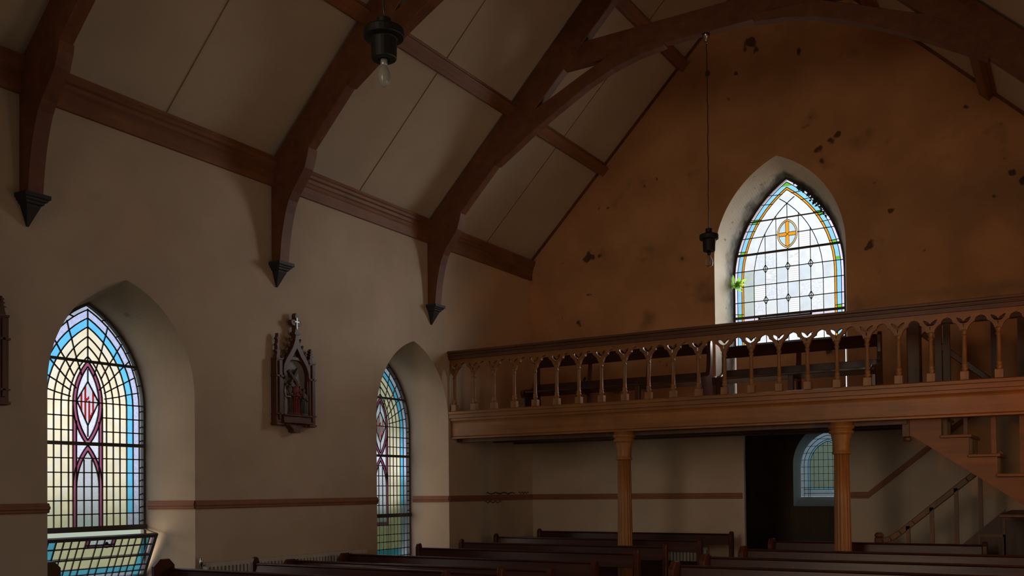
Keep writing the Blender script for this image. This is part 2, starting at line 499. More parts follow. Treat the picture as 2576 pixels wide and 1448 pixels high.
# ------------------------------------------------------------------ leaded windows
class Win:
    """a leaded light in its own plane: s to the right seen from inside, z up; P maps (s, z, inward) to the room"""
    def __init__(s, P, w, z0, zs, za):
        s.P, s.w, s.z0, s.zs, s.za = P, w, z0, zs, za
        h = za-zs; s.R = (w*w+h*h)/(2*w); s.c = w-s.R
        s.lead, s.bars = MB(), MB()

    def hw(s, z, d=0.0):
        if z <= s.zs: return s.w-d
        q = (s.R-d)**2-(z-s.zs)**2
        return s.c+sqrt(q) if q > 0 else -1.0

    def d(s, x, z):
        x = abs(x)
        return s.w-x if z <= s.zs else s.R-hypot(x-s.c, z-s.zs)

    def apex(s, d):
        q = (s.R-d)**2-s.c**2
        return s.zs+sqrt(q)

    def line(s, pts, wd=.011, mb=None, t=.012, off=0.0):
        mb = mb or s.lead
        for i in range(len(pts)-1):
            (a, b), (c, d) = pts[i], pts[i+1]
            L = hypot(c-a, d-b)
            if L < 1e-5: continue
            ux, uz = (c-a)/L, (d-b)/L; nx, nz = -uz*wd/2, ux*wd/2
            e = wd*.25
            a2, b2, c2, d2 = a-ux*e, b-uz*e, c+ux*e, d+uz*e
            q = [(a2-nx, b2-nz), (c2-nx, d2-nz), (c2+nx, d2+nz), (a2+nx, b2+nz)]
            vs = [s.P(x, z, off-t/2) for x, z in q] + [s.P(x, z, off+t/2) for x, z in q]
            mb.add(vs, [(0, 1, 2, 3), (7, 6, 5, 4), (0, 4, 5, 1), (1, 5, 6, 2), (2, 6, 7, 3), (3, 7, 4, 0)])

    def contour(s, d, zlo, wd=.011, side=(1, -1), mb=None):
        za = s.apex(d)
        zz = [zlo] + [s.zs+(za-s.zs)*sin(pi/2*i/14) for i in range(15)]
        zz = sorted(set([zlo]+[z for z in zz if z > zlo]))
        for sg in side:
            s.line([(sg*max(s.hw(z, d), 0), z) for z in zz], wd, mb)

    def panes(s, fn, mats, step=.011, zlo=None):
        z0 = s.z0 if zlo is None else zlo
        nx = int(2*s.w/step); nz = int((s.za-z0)/step)
        vs, fs, ms, idx = [], [], [], {}
        def vid(i, j):
            if (i, j) not in idx:
                idx[(i, j)] = len(vs); vs.append(s.P(-s.w+i*2*s.w/nx, z0+j*(s.za-z0)/nz, 0))
            return idx[(i, j)]
        for j in range(nz):
            zc = z0+(j+.5)*(s.za-z0)/nz
            run = None
            for i in range(nx):
                sc = -s.w+(i+.5)*2*s.w/nx
                k = fn(sc, zc) if s.d(sc, zc) > -.012 else None
                if k is None: continue
                fs.append((vid(i, j), vid(i+1, j), vid(i+1, j+1), vid(i, j+1))); ms.append(mats.index(k))
        mb = MB(); mb.add(vs, fs); mb.m = ms
        return mb


def nave_window(P, z0, nm, hopper=None):
    """tall lancet: blue border, pale yellow quarries, purple pointed medallion with the IHS letters"""
    W = Win(P, .625, z0, 2.45, 3.43)
    R2 = .6138; zc = 2.475
    VO, VI = .466, .5035
    def ves(x, z, d, zm):          # inside a pointed oval centred at zm
        return hypot(abs(x)-W.c, z-zm) < W.R-d
    Dm = [(0, 2.686), (-.118, 2.495), (0, 2.262), (.118, 2.495)]
    def in_diamond(x, z):
        top = z > 2.495
        k = (2.686-2.495) if top else (2.495-2.262)
        return abs(x)/.118 + abs(z-2.495)/k < 1
    zt = 1.26
    def fn(x, z):
        d = W.d(x, z); ax = abs(x)
        if z < zt and hopper is not None:
            return None if z > .79 else 'g_lil'
        if d < .042: return 'g_edge'
        if d < .115: return 'g_lil'
        if d < .19:
            if z < 1.40: return 'g_lil'
            return 'g_blue'
        if z > 2.099 and ves(x, z, VO, zc):
            if not ves(x, z, VI, zc): return 'g_pur'
            if in_diamond(x, z):
                if abs(x+.068) < .012 and z > 2.385: return 'g_red'
                if abs(x+.024) < .013 and z < 2.645: return 'g_red'
                if abs(x-.014) < .010 and z < 2.50: return 'g_red'
                if abs(x-.056) < .012 and z > 2.39: return 'g_red'
                if -.02 < x < .02 and abs(z-(2.505+(x+.02)*.85)) < .015: return 'g_red'
                if .014 < x < .06 and abs(z-(2.33+(x-.014)*1.35)) < .016: return 'g_red'
                if .05 < x < .104 and abs(z-(2.585-(x-.05)*1.2)) < .013: return 'g_red'
                return 'g_peb'
            return 'g_ham'
        if ax < .159 and z < 2.42 and (hopper is not None or z > 1.14):
            if hopper is None and z < 1.175: return 'g_pur'
            if z > 2.083:
                return 'g_pur' if ax > .1215 else 'g_ham'
            if z > 1.70 and not ves(x, z, VO, 1.66): 
                return 'g_pur' if ax > .1215 and z > 1.68 else 'g_ham'
            if z > 1.66 and not ves(x, z, VI, 1.66): return 'g_pur'
            return 'g_pur' if ax > .1215 else 'g_peb'
        if hopper is None and z < .80: return 'g_blue' if z > .70 else 'g_lil'
        return 'g_yel2' if int(z*7.3+ax*13.7) % 3 == 0 else 'g_yel'
    mats = ['g_yel', 'g_yel2', 'g_blue', 'g_lil', 'g_edge', 'g_pur', 'g_peb', 'g_ham', 'g_red']
    zb = zt if hopper is not None else z0
    win = struct(W.panes(fn, mats, .0105, z0).build(nm, mats))
    # cames that follow the arch
    for d in (.042, .115, .19, .268, .344, .42):
        W.contour(d, zb)
    for sg in (1, -1):
        for d, zm in ((VO, zc), (VI, zc)):
            top = zm+sqrt((W.R-d)**2-W.c**2)
            zz = [zm+(top-zm)*sin(pi/2*i/10) for i in range(-10, 11)]
            W.line([(sg*(W.c+sqrt(max((W.R-d)**2-(z-zm)**2, 0))), z) for z in zz])
        for d in (VO, VI):
            top = 1.66+sqrt((W.R-d)**2-W.c**2)
            zz = [1.66+(top-1.66)*sin(pi/2*i/10) for i in range(0, 11)]
            W.line([(sg*(W.c+sqrt(max((W.R-d)**2-(z-1.66)**2, 0))), z) for z in zz])
            W.line([(sg*(W.w-d), zb), (sg*(W.w-d), 2.44 if d == VO else 2.30)])
        for q in (((.22, 3.249), (.198, 3.161), (.172, 3.086), (.15, 2.999), (.12, 2.902), (.088, 2.811), (.066, 2.744)),
                  ((.378, 3.092), (.328, 3.02), (.287, 2.95), (.238, 2.882), (.19, 2.802), (.146, 2.726)),
                  ((.47, 2.935), (.412, 2.881), (.354, 2.825), (.294, 2.767), (.227, 2.701), (.124, 2.614)),
                  ((.535, 2.773), (.469, 2.74), (.392, 2.697), (.324, 2.664), (.182, 2.587)),
                  ((.575, 2.62), (.46, 2.595), (.33, 2.56), (.185, 2.53))):
            W.line([(sg*a, b) for a, b in q])
        for z in (2.345, 2.209, 1.944, 1.806, 1.670, 1.538, 1.404):
            W.line([(sg*.159, z), (sg*W.w, z)])
        W.line([(sg*.625, 2.488), (0, 2.488)])
        for z in (3.31, 3.17, 3.02, 2.86, 2.70, 2.44, 2.28, 2.14, 1.87, 1.74, 1.6, 1.47, 1.33):
            W.line([(sg*W.hw(z), z), (sg*W.hw(z-.015, .042), z-.015)])
        W.line([(sg*.042, zb), (sg*.042, 1.93)])
    for i in range(4):
        W.line([Dm[i], Dm[(i+1) % 4]])
    for z in (1.944, 1.806, 1.670, 1.538, 1.404):
        W.line([(-.1215, z), (.1215, z)])
    W.line([(0, 3.39), (0, 2.87)]); W.line([(0, 2.804), (0, 2.686)]); W.line([(0, 2.262), (0, 2.154)])
    if hopper is None:
        for z in (1.26, 1.13, 1.0, .9, .80, .70):
            W.line([(-.625, z), (.625, z)])
    W.lead.build('lead_came', 'lead', win)
    W.line([(-W.hw(2.878), 2.878), (W.hw(2.878), 2.878)], .026, W.bars, .022, .012)
    W.line([(-W.hw(2.083), 2.083), (W.hw(2.083), 2.083)], .034, W.bars, .022, .012)
    W.line([(-.63, 1.262), (.63, 1.262)], .052, W.bars, .04, .016)
    W.bars.build('saddle_bars', 'bar', win)
    # frame round the opening
    fr = MB()
    outl = arch(.64, z0, 2.45, 3.45); inn = arch(.622, z0+.02, 2.45, 3.425)
    fr.prism(outl, lambda u, v, t: P(u, v, t), -.03, .02, 0, [inn])
    fr.build('frame', 'bar', win)
    if hopper is not None:
        th = hopper
        hz = 1.235; L = .47
        def Q(x, v, t):            # v measured down from the top edge; hinged at the bottom, tipped inward
            zb_, base = hz-L, P(x, hz-L, .01+t*cos(th))
            p = Vector(P(x, hz-L+(L-v)*cos(th)-t*sin(th), .02+(L-v)*sin(th)+t*cos(th)))
            return p
        H = Win(Q, .60, 0, 9, 10)
        vsf, ms = [], []
        mats2 = ['g_yel', 'g_blue', 'g_lil', 'g_pur', 'g_ham']
        cs = [-.60, -.545, -.47] + [-.40, -.325, -.25, -.175, -.1215, -.04, .04, .1215, .175, .25, .325, .40] + [.47, .545, .60]
        cs = [-.60, -.545, -.465, -.387, -.310, -.232, -.159, -.1215, -.04, .04, .1215, .159, .232, .310, .387, .465, .545, .60]
        rs = [.025, .088, .112, .225, .335, .40, .46]
        pm = MB()
        for j in range(len(rs)-1):
            for i in range(len(cs)-1):
                x = (cs[i]+cs[i+1])/2; v = (rs[j]+rs[j+1])/2; ax = abs(x)
                if ax > .545: k = 'g_lil'
                elif ax > .465: k = 'g_blue'
                elif v > .40: k = 'g_lil'
                elif v > .335: k = 'g_blue'
                elif ax < .159 and v < .112: k = 'g_pur' if (ax > .1215 or v > .088) else 'g_ham'
                else: k = 'g_yel'
                pm.add([Q(cs[i], rs[j], 0), Q(cs[i+1], rs[j], 0), Q(cs[i+1], rs[j+1], 0), Q(cs[i], rs[j+1], 0)], [(0, 1, 2, 3)], mats2.index(k))
        hop = pm.build('hopper_casement', mats2, win)
        lead = MB()
        H.lead = lead
        for x in cs[1:-1]:
            if abs(abs(x)-.1215) < .01 or abs(x) < .05: H.line([(x, .0), (x, .112)] if abs(x) > .1 else [(x, 0), (x, .46)])
            else: H.line([(x, 0), (x, .46)])
        for v in rs[1:-1]:
            H.line([(-.159, v), (.159, v)] if v == .088 else [(-.6, v), (.6, v)])
        lead.build('lead_came', 'lead', hop)
        fb = MB()
        for a, b in (((-.62, .012), (.62, .012)), ((-.62, .47), (.62, .47)), ((-.61, 0), (-.61, .48)), ((.61, 0), (.61, .48)), ((-.6, .225), (.6, .225))):
            H.line([a, b], .035 if a[1] != .225 else .016, fb, .03)
        fb.build('hopper_frame', 'bar', hop)
        kn = MB(); p = Q(.045, .06, .03); kn.ball(p, .018, 0, 10, 6)
        kn.tube([Vector(p)+Vector((.0, .03*cos(t), -.02+.02*sin(t))) for t in [i*pi/5 for i in range(11)]], .004, 6)
        kn.build('catch', 'iron', hop)
        st = MB()
        st.bar(P(.62, 1.245, .02), Q(.625, 0, .0), .012, .012)
        st.bar(P(-.62, 1.245, .02), Q(-.625, 0, .0), .012, .012)
        st.build('stay_arm', 'bar', hop)
    return win


# ------------------------------------------------------------------ room shell
def wall_with(outer, holes, f, t0, t1, splay):
    """wall slab: inner face at t0 with wide holes, outer face at t1 with the narrow ones, splayed reveals between.
       holes: list of (inner outline, outer outline); reveals go to material slot 1"""
    mb = MB()
    mats = []
    for (t, which) in ((t0, 0), (t1, 1)):
        loops = [outer]+[h[which] for h in holes]
        tri = tessellate_polygon([[Vector((p[0], p[1], 0)) for p in l] for l in loops])
        fl = [p for l in loops for p in l]
        mb.add([f(p[0], p[1], t) for p in fl], tri, 0)
    k = len(outer)
    mb.add([f(p[0], p[1], t0) for p in outer]+[f(p[0], p[1], t1) for p in outer], [(i, (i+1) % k, k+(i+1) % k, k+i) for i in range(k)], 0)
    for a, b in holes:
        k = len(a)
        mb.add([f(p[0], p[1], t0) for p in a]+[f(p[0], p[1], t1) for p in b], [(i, (i+1) % k, k+(i+1) % k, k+i) for i in range(k)], 1)
    return mb


YW = (5.78, 10.24)
def inner_arch(c): return [(p[0], p[1]) for p in arch(.795, .52, 2.55, 3.60, 36, c)]
def outer_arch(c): return [(p[0], p[1]) for p in arch(.635, .62, 2.45, 3.445, 36, c)]

rect = [(YF, 0), (YB+.5, 0), (YB+.5, ZP), (YF, ZP)]
wl = wall_with(rect, [(inner_arch(c), outer_arch(c)) for c in YW], lambda u, v, t: (XL-t, u, v), 0, GD+.02, 0)
m, n, out = new_mat('cream_plaster_with_ochre_corner')
t = tex(n, 'ShaderNodeTexNoise', 1.1, 6)
c0 = add_ramp(n, t.outputs[0], [(.35, (.50, .415, .335)), (.65, (.60, .50, .405))]).outputs[0]
t2 = tex(n, 'ShaderNodeTexNoise', 1.9, 3, rough=.5)
c0 = mul(n, c0, (.30, .25, .20), add_ramp(n, t2.outputs[0], [(.66, (0, 0, 0)), (.76, (.22,)*3)]).outputs[0], 'MIX')
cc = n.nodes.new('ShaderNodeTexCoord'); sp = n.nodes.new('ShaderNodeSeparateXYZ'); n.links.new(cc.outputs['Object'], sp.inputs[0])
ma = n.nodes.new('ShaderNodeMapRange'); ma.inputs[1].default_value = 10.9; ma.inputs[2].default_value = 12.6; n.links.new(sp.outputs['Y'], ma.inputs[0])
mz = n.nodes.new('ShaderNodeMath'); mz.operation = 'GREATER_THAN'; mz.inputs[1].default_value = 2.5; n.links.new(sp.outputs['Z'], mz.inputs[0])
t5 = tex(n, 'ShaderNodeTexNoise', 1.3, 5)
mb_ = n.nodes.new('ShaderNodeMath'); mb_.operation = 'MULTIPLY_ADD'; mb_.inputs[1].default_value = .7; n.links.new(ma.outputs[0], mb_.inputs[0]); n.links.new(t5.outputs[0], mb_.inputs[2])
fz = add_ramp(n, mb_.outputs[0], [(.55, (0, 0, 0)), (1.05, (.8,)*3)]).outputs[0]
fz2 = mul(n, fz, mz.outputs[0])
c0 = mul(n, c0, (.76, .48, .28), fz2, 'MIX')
t4 = tex(n, 'ShaderNodeTexNoise', 60, 3)
bsdf(n, out, c0, .9, t4.outputs[0], .12, spec=.2)
M['wall_l'] = m
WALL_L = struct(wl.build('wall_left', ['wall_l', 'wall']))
YWR = (5.2, 8.2)
wr = wall_with(rect, [(inner_arch(c), outer_arch(c)) for c in YWR], lambda u, v, t: (XR+t, u, v), 0, GD+.02, 0)
struct(wr.build('wall_right', ['wall', 'wall']))

M['peel'] = flat('bare_peeled_plaster', (.10, .075, .06), .95, noise=.5)
rn = random.Random(4)
pk = MB()
for (ya, yb_, zc_, am) in ((11.98, 12.85, 1.548, .016), (12.95, 13.28, 1.552, .009), (11.95, 12.45, 1.418, .010)):
    tp, bt = [], []
    q = 26
    for i in range(q+1):
        y = ya+(yb_-ya)*i/q; w = max(sin(pi*i/q), 0.0)**.5
        c = zc_+.012*sin(i*.9)+rn.uniform(-.006, .006)
        tp.append((y, c+am*w*rn.uniform(.25, 1)+.001)); bt.append((y, c-am*w*rn.uniform(.25, 1)-.001))
    pk.prism(tp+list(reversed(bt)), lambda u, v, t: (XL+t, u, v), .0015, .006)
pk.build('peeled_plaster', 'peel', WALL_L)

# back wall: gable, gallery window niche, porch doorway
gab = [(XL, 0), (XR, 0), (XR, ZP), (XC, ZP+(XR-XC)), (XL, ZP)]
XN = -3.66
ni = arch(.924, 2.45, 4.9, 6.272, 44, XN)
no = arch(.785, 2.45, 4.65, 6.075, 44, XN+.008)
door = [(-4.19, 0.002), (-2.85, 0.002), (-2.85, 2.36), (-4.19, 2.36)]
door2 = [(-4.335, 0.002), (-2.75, 0.002), (-2.75, 2.36), (-4.335, 2.36)]
wb = wall_with(gab, [(ni, no), (door, door2)], lambda u, v, t: (u, YB+t, v), 0, .55, 0)
# apron under the gallery window
wb.add([(XN-.777, YB+.5, 2.45), (XN+.793, YB+.5, 2.45), (XN+.793, YB+.5, 3.70), (XN-.777, YB+.5, 3.70)], [(0, 1, 2, 3)], 0)
wb.add([(XN-.777, YB+.5, 3.70), (XN+.793, YB+.5, 3.70), (XN+.793, YB+.55, 3.70), (XN-.777, YB+.55, 3.70)], [(0, 1, 2, 3)], 0)
m, n, out = new_mat('gable_paint')
cc = n.nodes.new('ShaderNodeTexCoord'); sp = n.nodes.new('ShaderNodeSeparateXYZ'); n.links.new(cc.outputs['Object'], sp.inputs[0])
gt = n.nodes.new('ShaderNodeMath'); gt.operation = 'GREATER_THAN'; gt.inputs[1].default_value = 2.45
n.links.new(sp.outputs['Z'], gt.inputs[0])
t = tex(n, 'ShaderNodeTexNoise', 1.2, 6)
up_c = add_ramp(n, t.outputs[0], [(.34, (.46, .235, .115)), (.66, (.62, .33, .165))]).outputs[0]
t2 = tex(n, 'ShaderNodeTexNoise', 1.7, 3, rough=.5)
fs_ = add_ramp(n, t2.outputs[0], [(.62, (0, 0, 0)), (.74, (.55,)*3)]).outputs[0]
up_c = mul(n, up_c, (.10, .07, .04), fs_, 'MIX')
t3 = tex(n, 'ShaderNodeTexNoise', 3.4, 2, rough=.45)
f3 = add_ramp(n, t3.outputs[0], [(.70, (0, 0, 0)), (.73, (.8,)*3)]).outputs[0]
up_c = mul(n, up_c, (.02, .018, .015), f3, 'MIX')
lo_c = add_ramp(n, t.outputs[0], [(.34, (.47, .39, .31)), (.66, (.58, .485, .39))]).outputs[0]
colr = mul(n, lo_c, up_c, gt.outputs[0], 'MIX')
t4 = tex(n, 'ShaderNodeTexNoise', 60, 3)
bsdf(n, out, colr, .9, t4.outputs[0], .12, spec=.2)
M['gable'] = m
m, n, out = new_mat('limewash_with_mould')
t = tex(n, 'ShaderNodeTexNoise', 1.6, 6)
base_c = add_ramp(n, t.outputs[0], [(.35, (.60, .53, .45)), (.65, (.70, .63, .54))]).outputs[0]
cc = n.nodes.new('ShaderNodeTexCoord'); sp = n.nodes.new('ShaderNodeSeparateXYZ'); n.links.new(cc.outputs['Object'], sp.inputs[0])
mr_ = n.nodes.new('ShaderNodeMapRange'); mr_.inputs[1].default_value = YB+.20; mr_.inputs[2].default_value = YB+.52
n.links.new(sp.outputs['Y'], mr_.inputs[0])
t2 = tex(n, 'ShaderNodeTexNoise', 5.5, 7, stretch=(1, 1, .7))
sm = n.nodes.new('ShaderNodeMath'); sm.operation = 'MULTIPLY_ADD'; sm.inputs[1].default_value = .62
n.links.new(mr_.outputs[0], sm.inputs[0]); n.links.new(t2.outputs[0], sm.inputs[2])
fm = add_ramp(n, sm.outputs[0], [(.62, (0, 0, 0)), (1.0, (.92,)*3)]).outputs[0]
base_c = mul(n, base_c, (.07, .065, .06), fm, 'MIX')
t3 = tex(n, 'ShaderNodeTexNoise', 14, 3)
f3 = add_ramp(n, t3.outputs[0], [(.66, (0, 0, 0)), (.72, (.7,)*3)]).outputs[0]
base_c = mul(n, base_c, (.12, .10, .09), f3, 'MIX')
bsdf(n, out, base_c, .9, t3.outputs[0], .1, spec=.2)
M['mould'] = m
struct(wb.build('wall_back', ['gable', 'mould']))

# altar-end wall behind the camera; its big window is added to light the gable
FA = [arch(1.3, 1.5, 4.8, 6.8, 16, XC)]
wf = wall_with(gab, [(fa, fa) for fa in FA], lambda u, v, t: (u, YF-t, v), 0, .5, 0)
struct(wf.build('wall_front', ['wall', 'wall']))
# added arched wall behind the camera, keeps altar-end light off the near truss
ca = arch(1.45, .002, 5.0, 7.1, 24, XC)
wc = wall_with(gab, [(ca, ca)], lambda u, v, t: (u, -.9-t, v), 0, .45, 0)
struct(wc.build('wall_light_blocker', ['wall', 'wall']))
fl = MB(); fl.box(XL-.6, XR+.6, YF-.5, 17.0, -.1, 0)
struct(fl.build('floor', 'floor'))

# ceiling: two 45-degree slopes
ce = MB()
t = .12
prof = [(XL-.05, ZP-.05), (XC, ZP+XC-XL), (XR+.05, ZP-.05), (XR+.05, ZP-.05+t*1.5), (XC, ZP+XC-XL+t*1.5), (XL-.05, ZP-.05+t*1.5)]
ce.prism(prof, lambda u, v, q: (u, q, v), YF-.5, YB+.56)
ceil = struct(ce.build('ceiling', 'ceil'))
se = MB()
M['seam'] = flat('seam_strip', (.24, .20, .16), .8)
for y in (6.22, 9.12, 12.05, 3.3):
    for sg in (1, -1):
        x0 = XL if sg > 0 else XR
        se.bar((x0, y, ZP-.003), (XC, y, ZP+XC-XL-.003), .008, .008, (-sg, 0, 1))
se.build('board_seams', 'seam', ceil)
# verge strip where the slopes meet the gable
vg = MB()
for sg in (1, -1):
    x0 = XL if sg > 0 else XR
    vg.bar((x0+sg*.02, YB-.012, ZP-.0), (XC, YB-.012, ZP+XC-XL-.02), .024, .045, (-sg, 0, 1))
struct(vg.build('trim_gable_verge', 'truss'))

# wall plates (moulded cornices)
def cornice(name, x, sg):
    mb = MB()
    p = [(0, 4.985), (.035, 4.985), (.04, 5.10), (.05, 5.115), (.05, 5.15), (.062, 5.165), (.066, 5.20), (.085, 5.215), (.088, 5.245), (.10, 5.26), (.10, 5.29), (0, 5.30)]
    mb.prism(p, lambda u, v, t: (x+sg*u, t, v), -.895, YB-.001)
    struct(mb.build(name, 'trussx'))
cornice('trim_left_cornice', XL, 1)
cornice('trim_right_cornice', XR, -1)

# dado band (terracotta moulding); it turns into the window splays
def dado_path(mb, pts, nrm):
    """pts: plan points (x, y, z0 offset) along the wall; nrm: plan normal into the room"""
    prof = [(0, 1.438), (.012, 1.438), (.018, 1.447), (.018, 1.462), (.026, 1.475), (.026, 1.492), (.018, 1.502), (.018, 1.516), (.010, 1.524), (0, 1.524)]
    a, b = pts
    k = len(prof)
    vs = [(p[0]+nrm[0]*q, p[1]+nrm[1]*q, z+(p[2] if len(p) > 2 else 0)) for p in (a, b) for q, z in prof]
    fs = [(i, i+1, k+i+1, k+i) for i in range(k-1)] + [tuple(range(k)), tuple(range(2*k-1, k-1, -1))]
    mb.add(vs, fs)

md = MB()
segs = [(-.895, YW[0]-.795), (YW[0]+.795, YW[1]-.795), (YW[1]+.795, YB)]
for a, b in segs:
    dado_path(md, ((XL, a), (XL, b)), (1, 0))
for c in YW:
    sp_ = .16
    q = sqrt(GD*GD+sp_*sp_)
    for sg in (1, -1):
        nx, ny = sp_/q, -sg*GD/q
        f_ = .90
        dado_path(md, ((XL, c+sg*.795), (XL-GD*f_, c+sg*(.795-sp_*f_))), (nx, ny))
struct(md.build('trim_left_dado', 'dado'))
mdb = MB()
dado_path(mdb, ((XL, YB), (-4.215, YB)), (0, -1))
dado_path(mdb, ((-2.82, YB), (-2.50, YB)), (0, -1))
dado_path(mdb, ((-2.50, YB), (-.80, YB, 1.37)), (0, -1))
struct(mdb.build('trim_back_dado', 'dado'))

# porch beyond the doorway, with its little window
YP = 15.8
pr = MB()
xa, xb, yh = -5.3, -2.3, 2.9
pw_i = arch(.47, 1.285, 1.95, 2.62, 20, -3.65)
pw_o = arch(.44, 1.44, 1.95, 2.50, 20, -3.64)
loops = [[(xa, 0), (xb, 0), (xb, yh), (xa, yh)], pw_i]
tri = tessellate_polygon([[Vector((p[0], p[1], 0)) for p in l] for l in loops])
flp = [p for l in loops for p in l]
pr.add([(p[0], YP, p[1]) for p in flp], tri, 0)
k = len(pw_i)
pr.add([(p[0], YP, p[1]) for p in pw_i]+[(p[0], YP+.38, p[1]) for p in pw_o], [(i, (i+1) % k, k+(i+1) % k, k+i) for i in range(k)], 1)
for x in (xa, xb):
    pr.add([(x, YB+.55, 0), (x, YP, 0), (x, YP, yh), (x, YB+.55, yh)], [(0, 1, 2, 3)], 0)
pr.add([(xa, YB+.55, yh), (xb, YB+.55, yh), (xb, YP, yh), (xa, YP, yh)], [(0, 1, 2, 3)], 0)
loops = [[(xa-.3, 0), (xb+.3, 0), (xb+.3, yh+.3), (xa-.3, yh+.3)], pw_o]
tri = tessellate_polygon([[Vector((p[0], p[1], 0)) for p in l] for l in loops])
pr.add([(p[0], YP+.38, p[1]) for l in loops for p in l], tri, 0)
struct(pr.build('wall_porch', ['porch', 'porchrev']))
portal((-3.64, YP+.47, 1.98), (0, -1, 0), .95, 1.15)

# ------------------------------------------------------------------ windows
nave_window(lambda s, z, t: (XL-GD+t, YW[0]+s, z), .64, 'window_1', hopper=radians(25))
nave_window(lambda s, z, t: (XL-GD+t, YW[1]+s, z), .64, 'window_2')

# gallery window
W = Win(lambda s, z, t: (XN+.008+s, YB+.5-t, z), .785, 3.70, 4.65, 6.075)
rnd = {}
whites = ['g_w1', 'g_w2', 'g_w3', 'g_w1', 'g_w5', 'g_w2', 'g_w3']
special = {(1, 3): 'g_w4', (4, 2): 'g_w4', (4, 4): 'g_w4', (2, 3): 'g_w5', (4, 3): 'g_w5', (1, 0): 'g_w3', (5, 5): 'g_w4',
           (0, 2): 'g_w6', (0, 1): 'g_w6', (0, 0): 'g_w6', (3, 1): 'g_w3', (2, 1): 'g_w3', (6, 1): 'g_w3', (6, 0): 'g_w3'}
special = {(1, 1): 'g_w4', (3, 2): 'g_w4', (4, 0): 'g_w4', (5, 4): 'g_w4', (2, 2): 'g_w5', (4, 3): 'g_w5', (1, 0): 'g_w3',
           (2, 1): 'g_w3', (3, 1): 'g_w3', (1, 3): 'g_w3', (2, 3): 'g_w3', (6, 1): 'g_w3', (6, 0): 'g_w3', (5, 1): 'g_w3',
           (0, 0): 'g_w6', (0, 1): 'g_w6', (0, 2): 'g_w6', (4, 1): 'g_w2', (4, 2): 'g_w4', (3, 2): 'g_w2'}
rowz = [4.11, 4.34, 4.573, 4.80, 5.04, 5.283, 5.515]
def gfn(x, z):
    d = W.d(x, z); ax = abs(x)
    if d < .037: return 'g_pale'
    if d < .1:
        if z > 5.97: return 'g_grn'
        for q in ((5.49, 5.545), (5.06, 5.10), (4.815, 4.86), (4.13, 4.175)):
            if q[0] < z < q[1] and not (x < 0 and q[0] == 4.815): return 'g_grn'
        return 'g_sky'
    if d < .13: return 'g_ora'
    for qx in (-.326, 0, .326):
        for qz in (4.805, 4.345):
            if abs(x-qx)/.034+abs(z-qz)/.06 < 1: return 'g_dia'
    # pointed roundel with the cross
    h, w_ = .212, .145
    Rr = (w_*w_+h*h)/(2*w_)
    def inside(q): return hypot(ax-(w_-Rr), z-5.278) < Rr-q
    if inside(0):
        if not inside(.022): return 'g_ora2'
        if ax < .026 or abs(z-5.272) < .026: return 'g_ora'
        return 'g_lb'
    col = 0 if x < -.49 else 1 if x < -.326 else 2 if x < -.163 else 3 if x < 0 else 4 if x < .163 else 5 if x < .326 else 6 if x < .49 else 7
    if z < 4.11: return 'g_pale' if z > 3.9 else 'g_w1'
    row = sum(1 for q in rowz[1:] if z > q)
    if row >= 5: return 'g_w1'
    k = special.get((col, row))
    if k: return k
    return 'g_w1' if row >= 3 else ('g_w2' if (col*3+row) % 2 else 'g_w1')
gm = ['g_pale', 'g_grn', 'g_sky', 'g_ora', 'g_dia', 'g_ora2', 'g_lb', 'g_w1', 'g_w2', 'g_w3', 'g_w4', 'g_w5', 'g_w6']
gwin = struct(W.panes(gfn, gm, .0105).build('window_3', gm))
for d in (.037, .1, .13):
    W.contour(d, 3.70, .010)
# inner pointed arch, crossing at its top
R2 = W.R-.286
top = W.zs+sqrt(R2*R2-W.c**2)
for sg in (1, -1):
    pts = [(sg*.499, 3.70), (sg*.499, 4.65)]
    t1 = math.acos(-W.c/R2)
    for i in range(1, 15):
        tt = t1*1.11*i/14
        pts.append((sg*(W.c+R2*cos(tt)), W.zs+R2*sin(tt)))
    W.line(pts, .011)
def inner_hw(z): return .499 if z < W.zs else W.c+sqrt(max(R2*R2-(z-W.zs)**2, 0))
for z in (5.515, 5.283, 4.80, 4.573, 4.34):
    for sg in (1, -1):
        W.line([(sg*.15 if z == 5.283 else 0, z), (sg*W.hw(z), z)], .011)
for x in (-.326, -.163, .163, .326):
    zt_ = W.zs+sqrt(max(R2*R2-(abs(x)-W.c)**2, 0))
    W.line([(x, 3.70), (x, zt_)], .011)
W.line([(0, 3.70), (0, 5.065)], .011); W.line([(0, 5.49), (0, top)], .011)
for qx in (-.326, 0, .326):
    for qz in (4.805, 4.345):
        q = [(qx-.034, qz), (qx, qz+.06), (qx+.034, qz), (qx, qz-.06)]
        for i in range(4): W.line([q[i], q[(i+1) % 4]], .010)
for q in (0, .022):
    h, w_ = .212, .145; Rr = (w_*w_+h*h)/(2*w_)
    hh = sqrt((Rr-q)**2-(w_-Rr)**2)
    for sg in (1, -1):
        W.line([(sg*(w_-Rr+sqrt((Rr-q)**2-(hh*i/8)**2)), 5.278+hh*i/8) for i in range(-8, 9)], .008)
for sg in (1, -1):
    W.line([(sg*.026, 5.27+.026), (sg*.026, 5.45)], .006); W.line([(sg*.026, 5.27-.026), (sg*.026, 5.10)], .006)
    W.line([(sg*.026, 5.298), (sg*.118, 5.298)], .006); W.line([(sg*.026, 5.246), (sg*.118, 5.246)], .006)
    W.line([(-.026*sg, 5.246), (.026*sg, 5.298)], .006)
    for z in (5.545, 5.49, 5.10, 5.06, 4.175, 4.13, 5.75, 5.87, 5.39):
        W.line([(sg*W.hw(z, .0), z), (sg*W.hw(z, .13), z-.01)], .008)
W.lead.build('lead_came', 'lead', gwin)
W.line([(-W.hw(5.04), 5.04), (W.hw(5.04), 5.04)], .03, W.bars, .022, .012)
W.line([(-.785, 4.11), (.785, 4.11)], .034, W.bars, .03, .012)
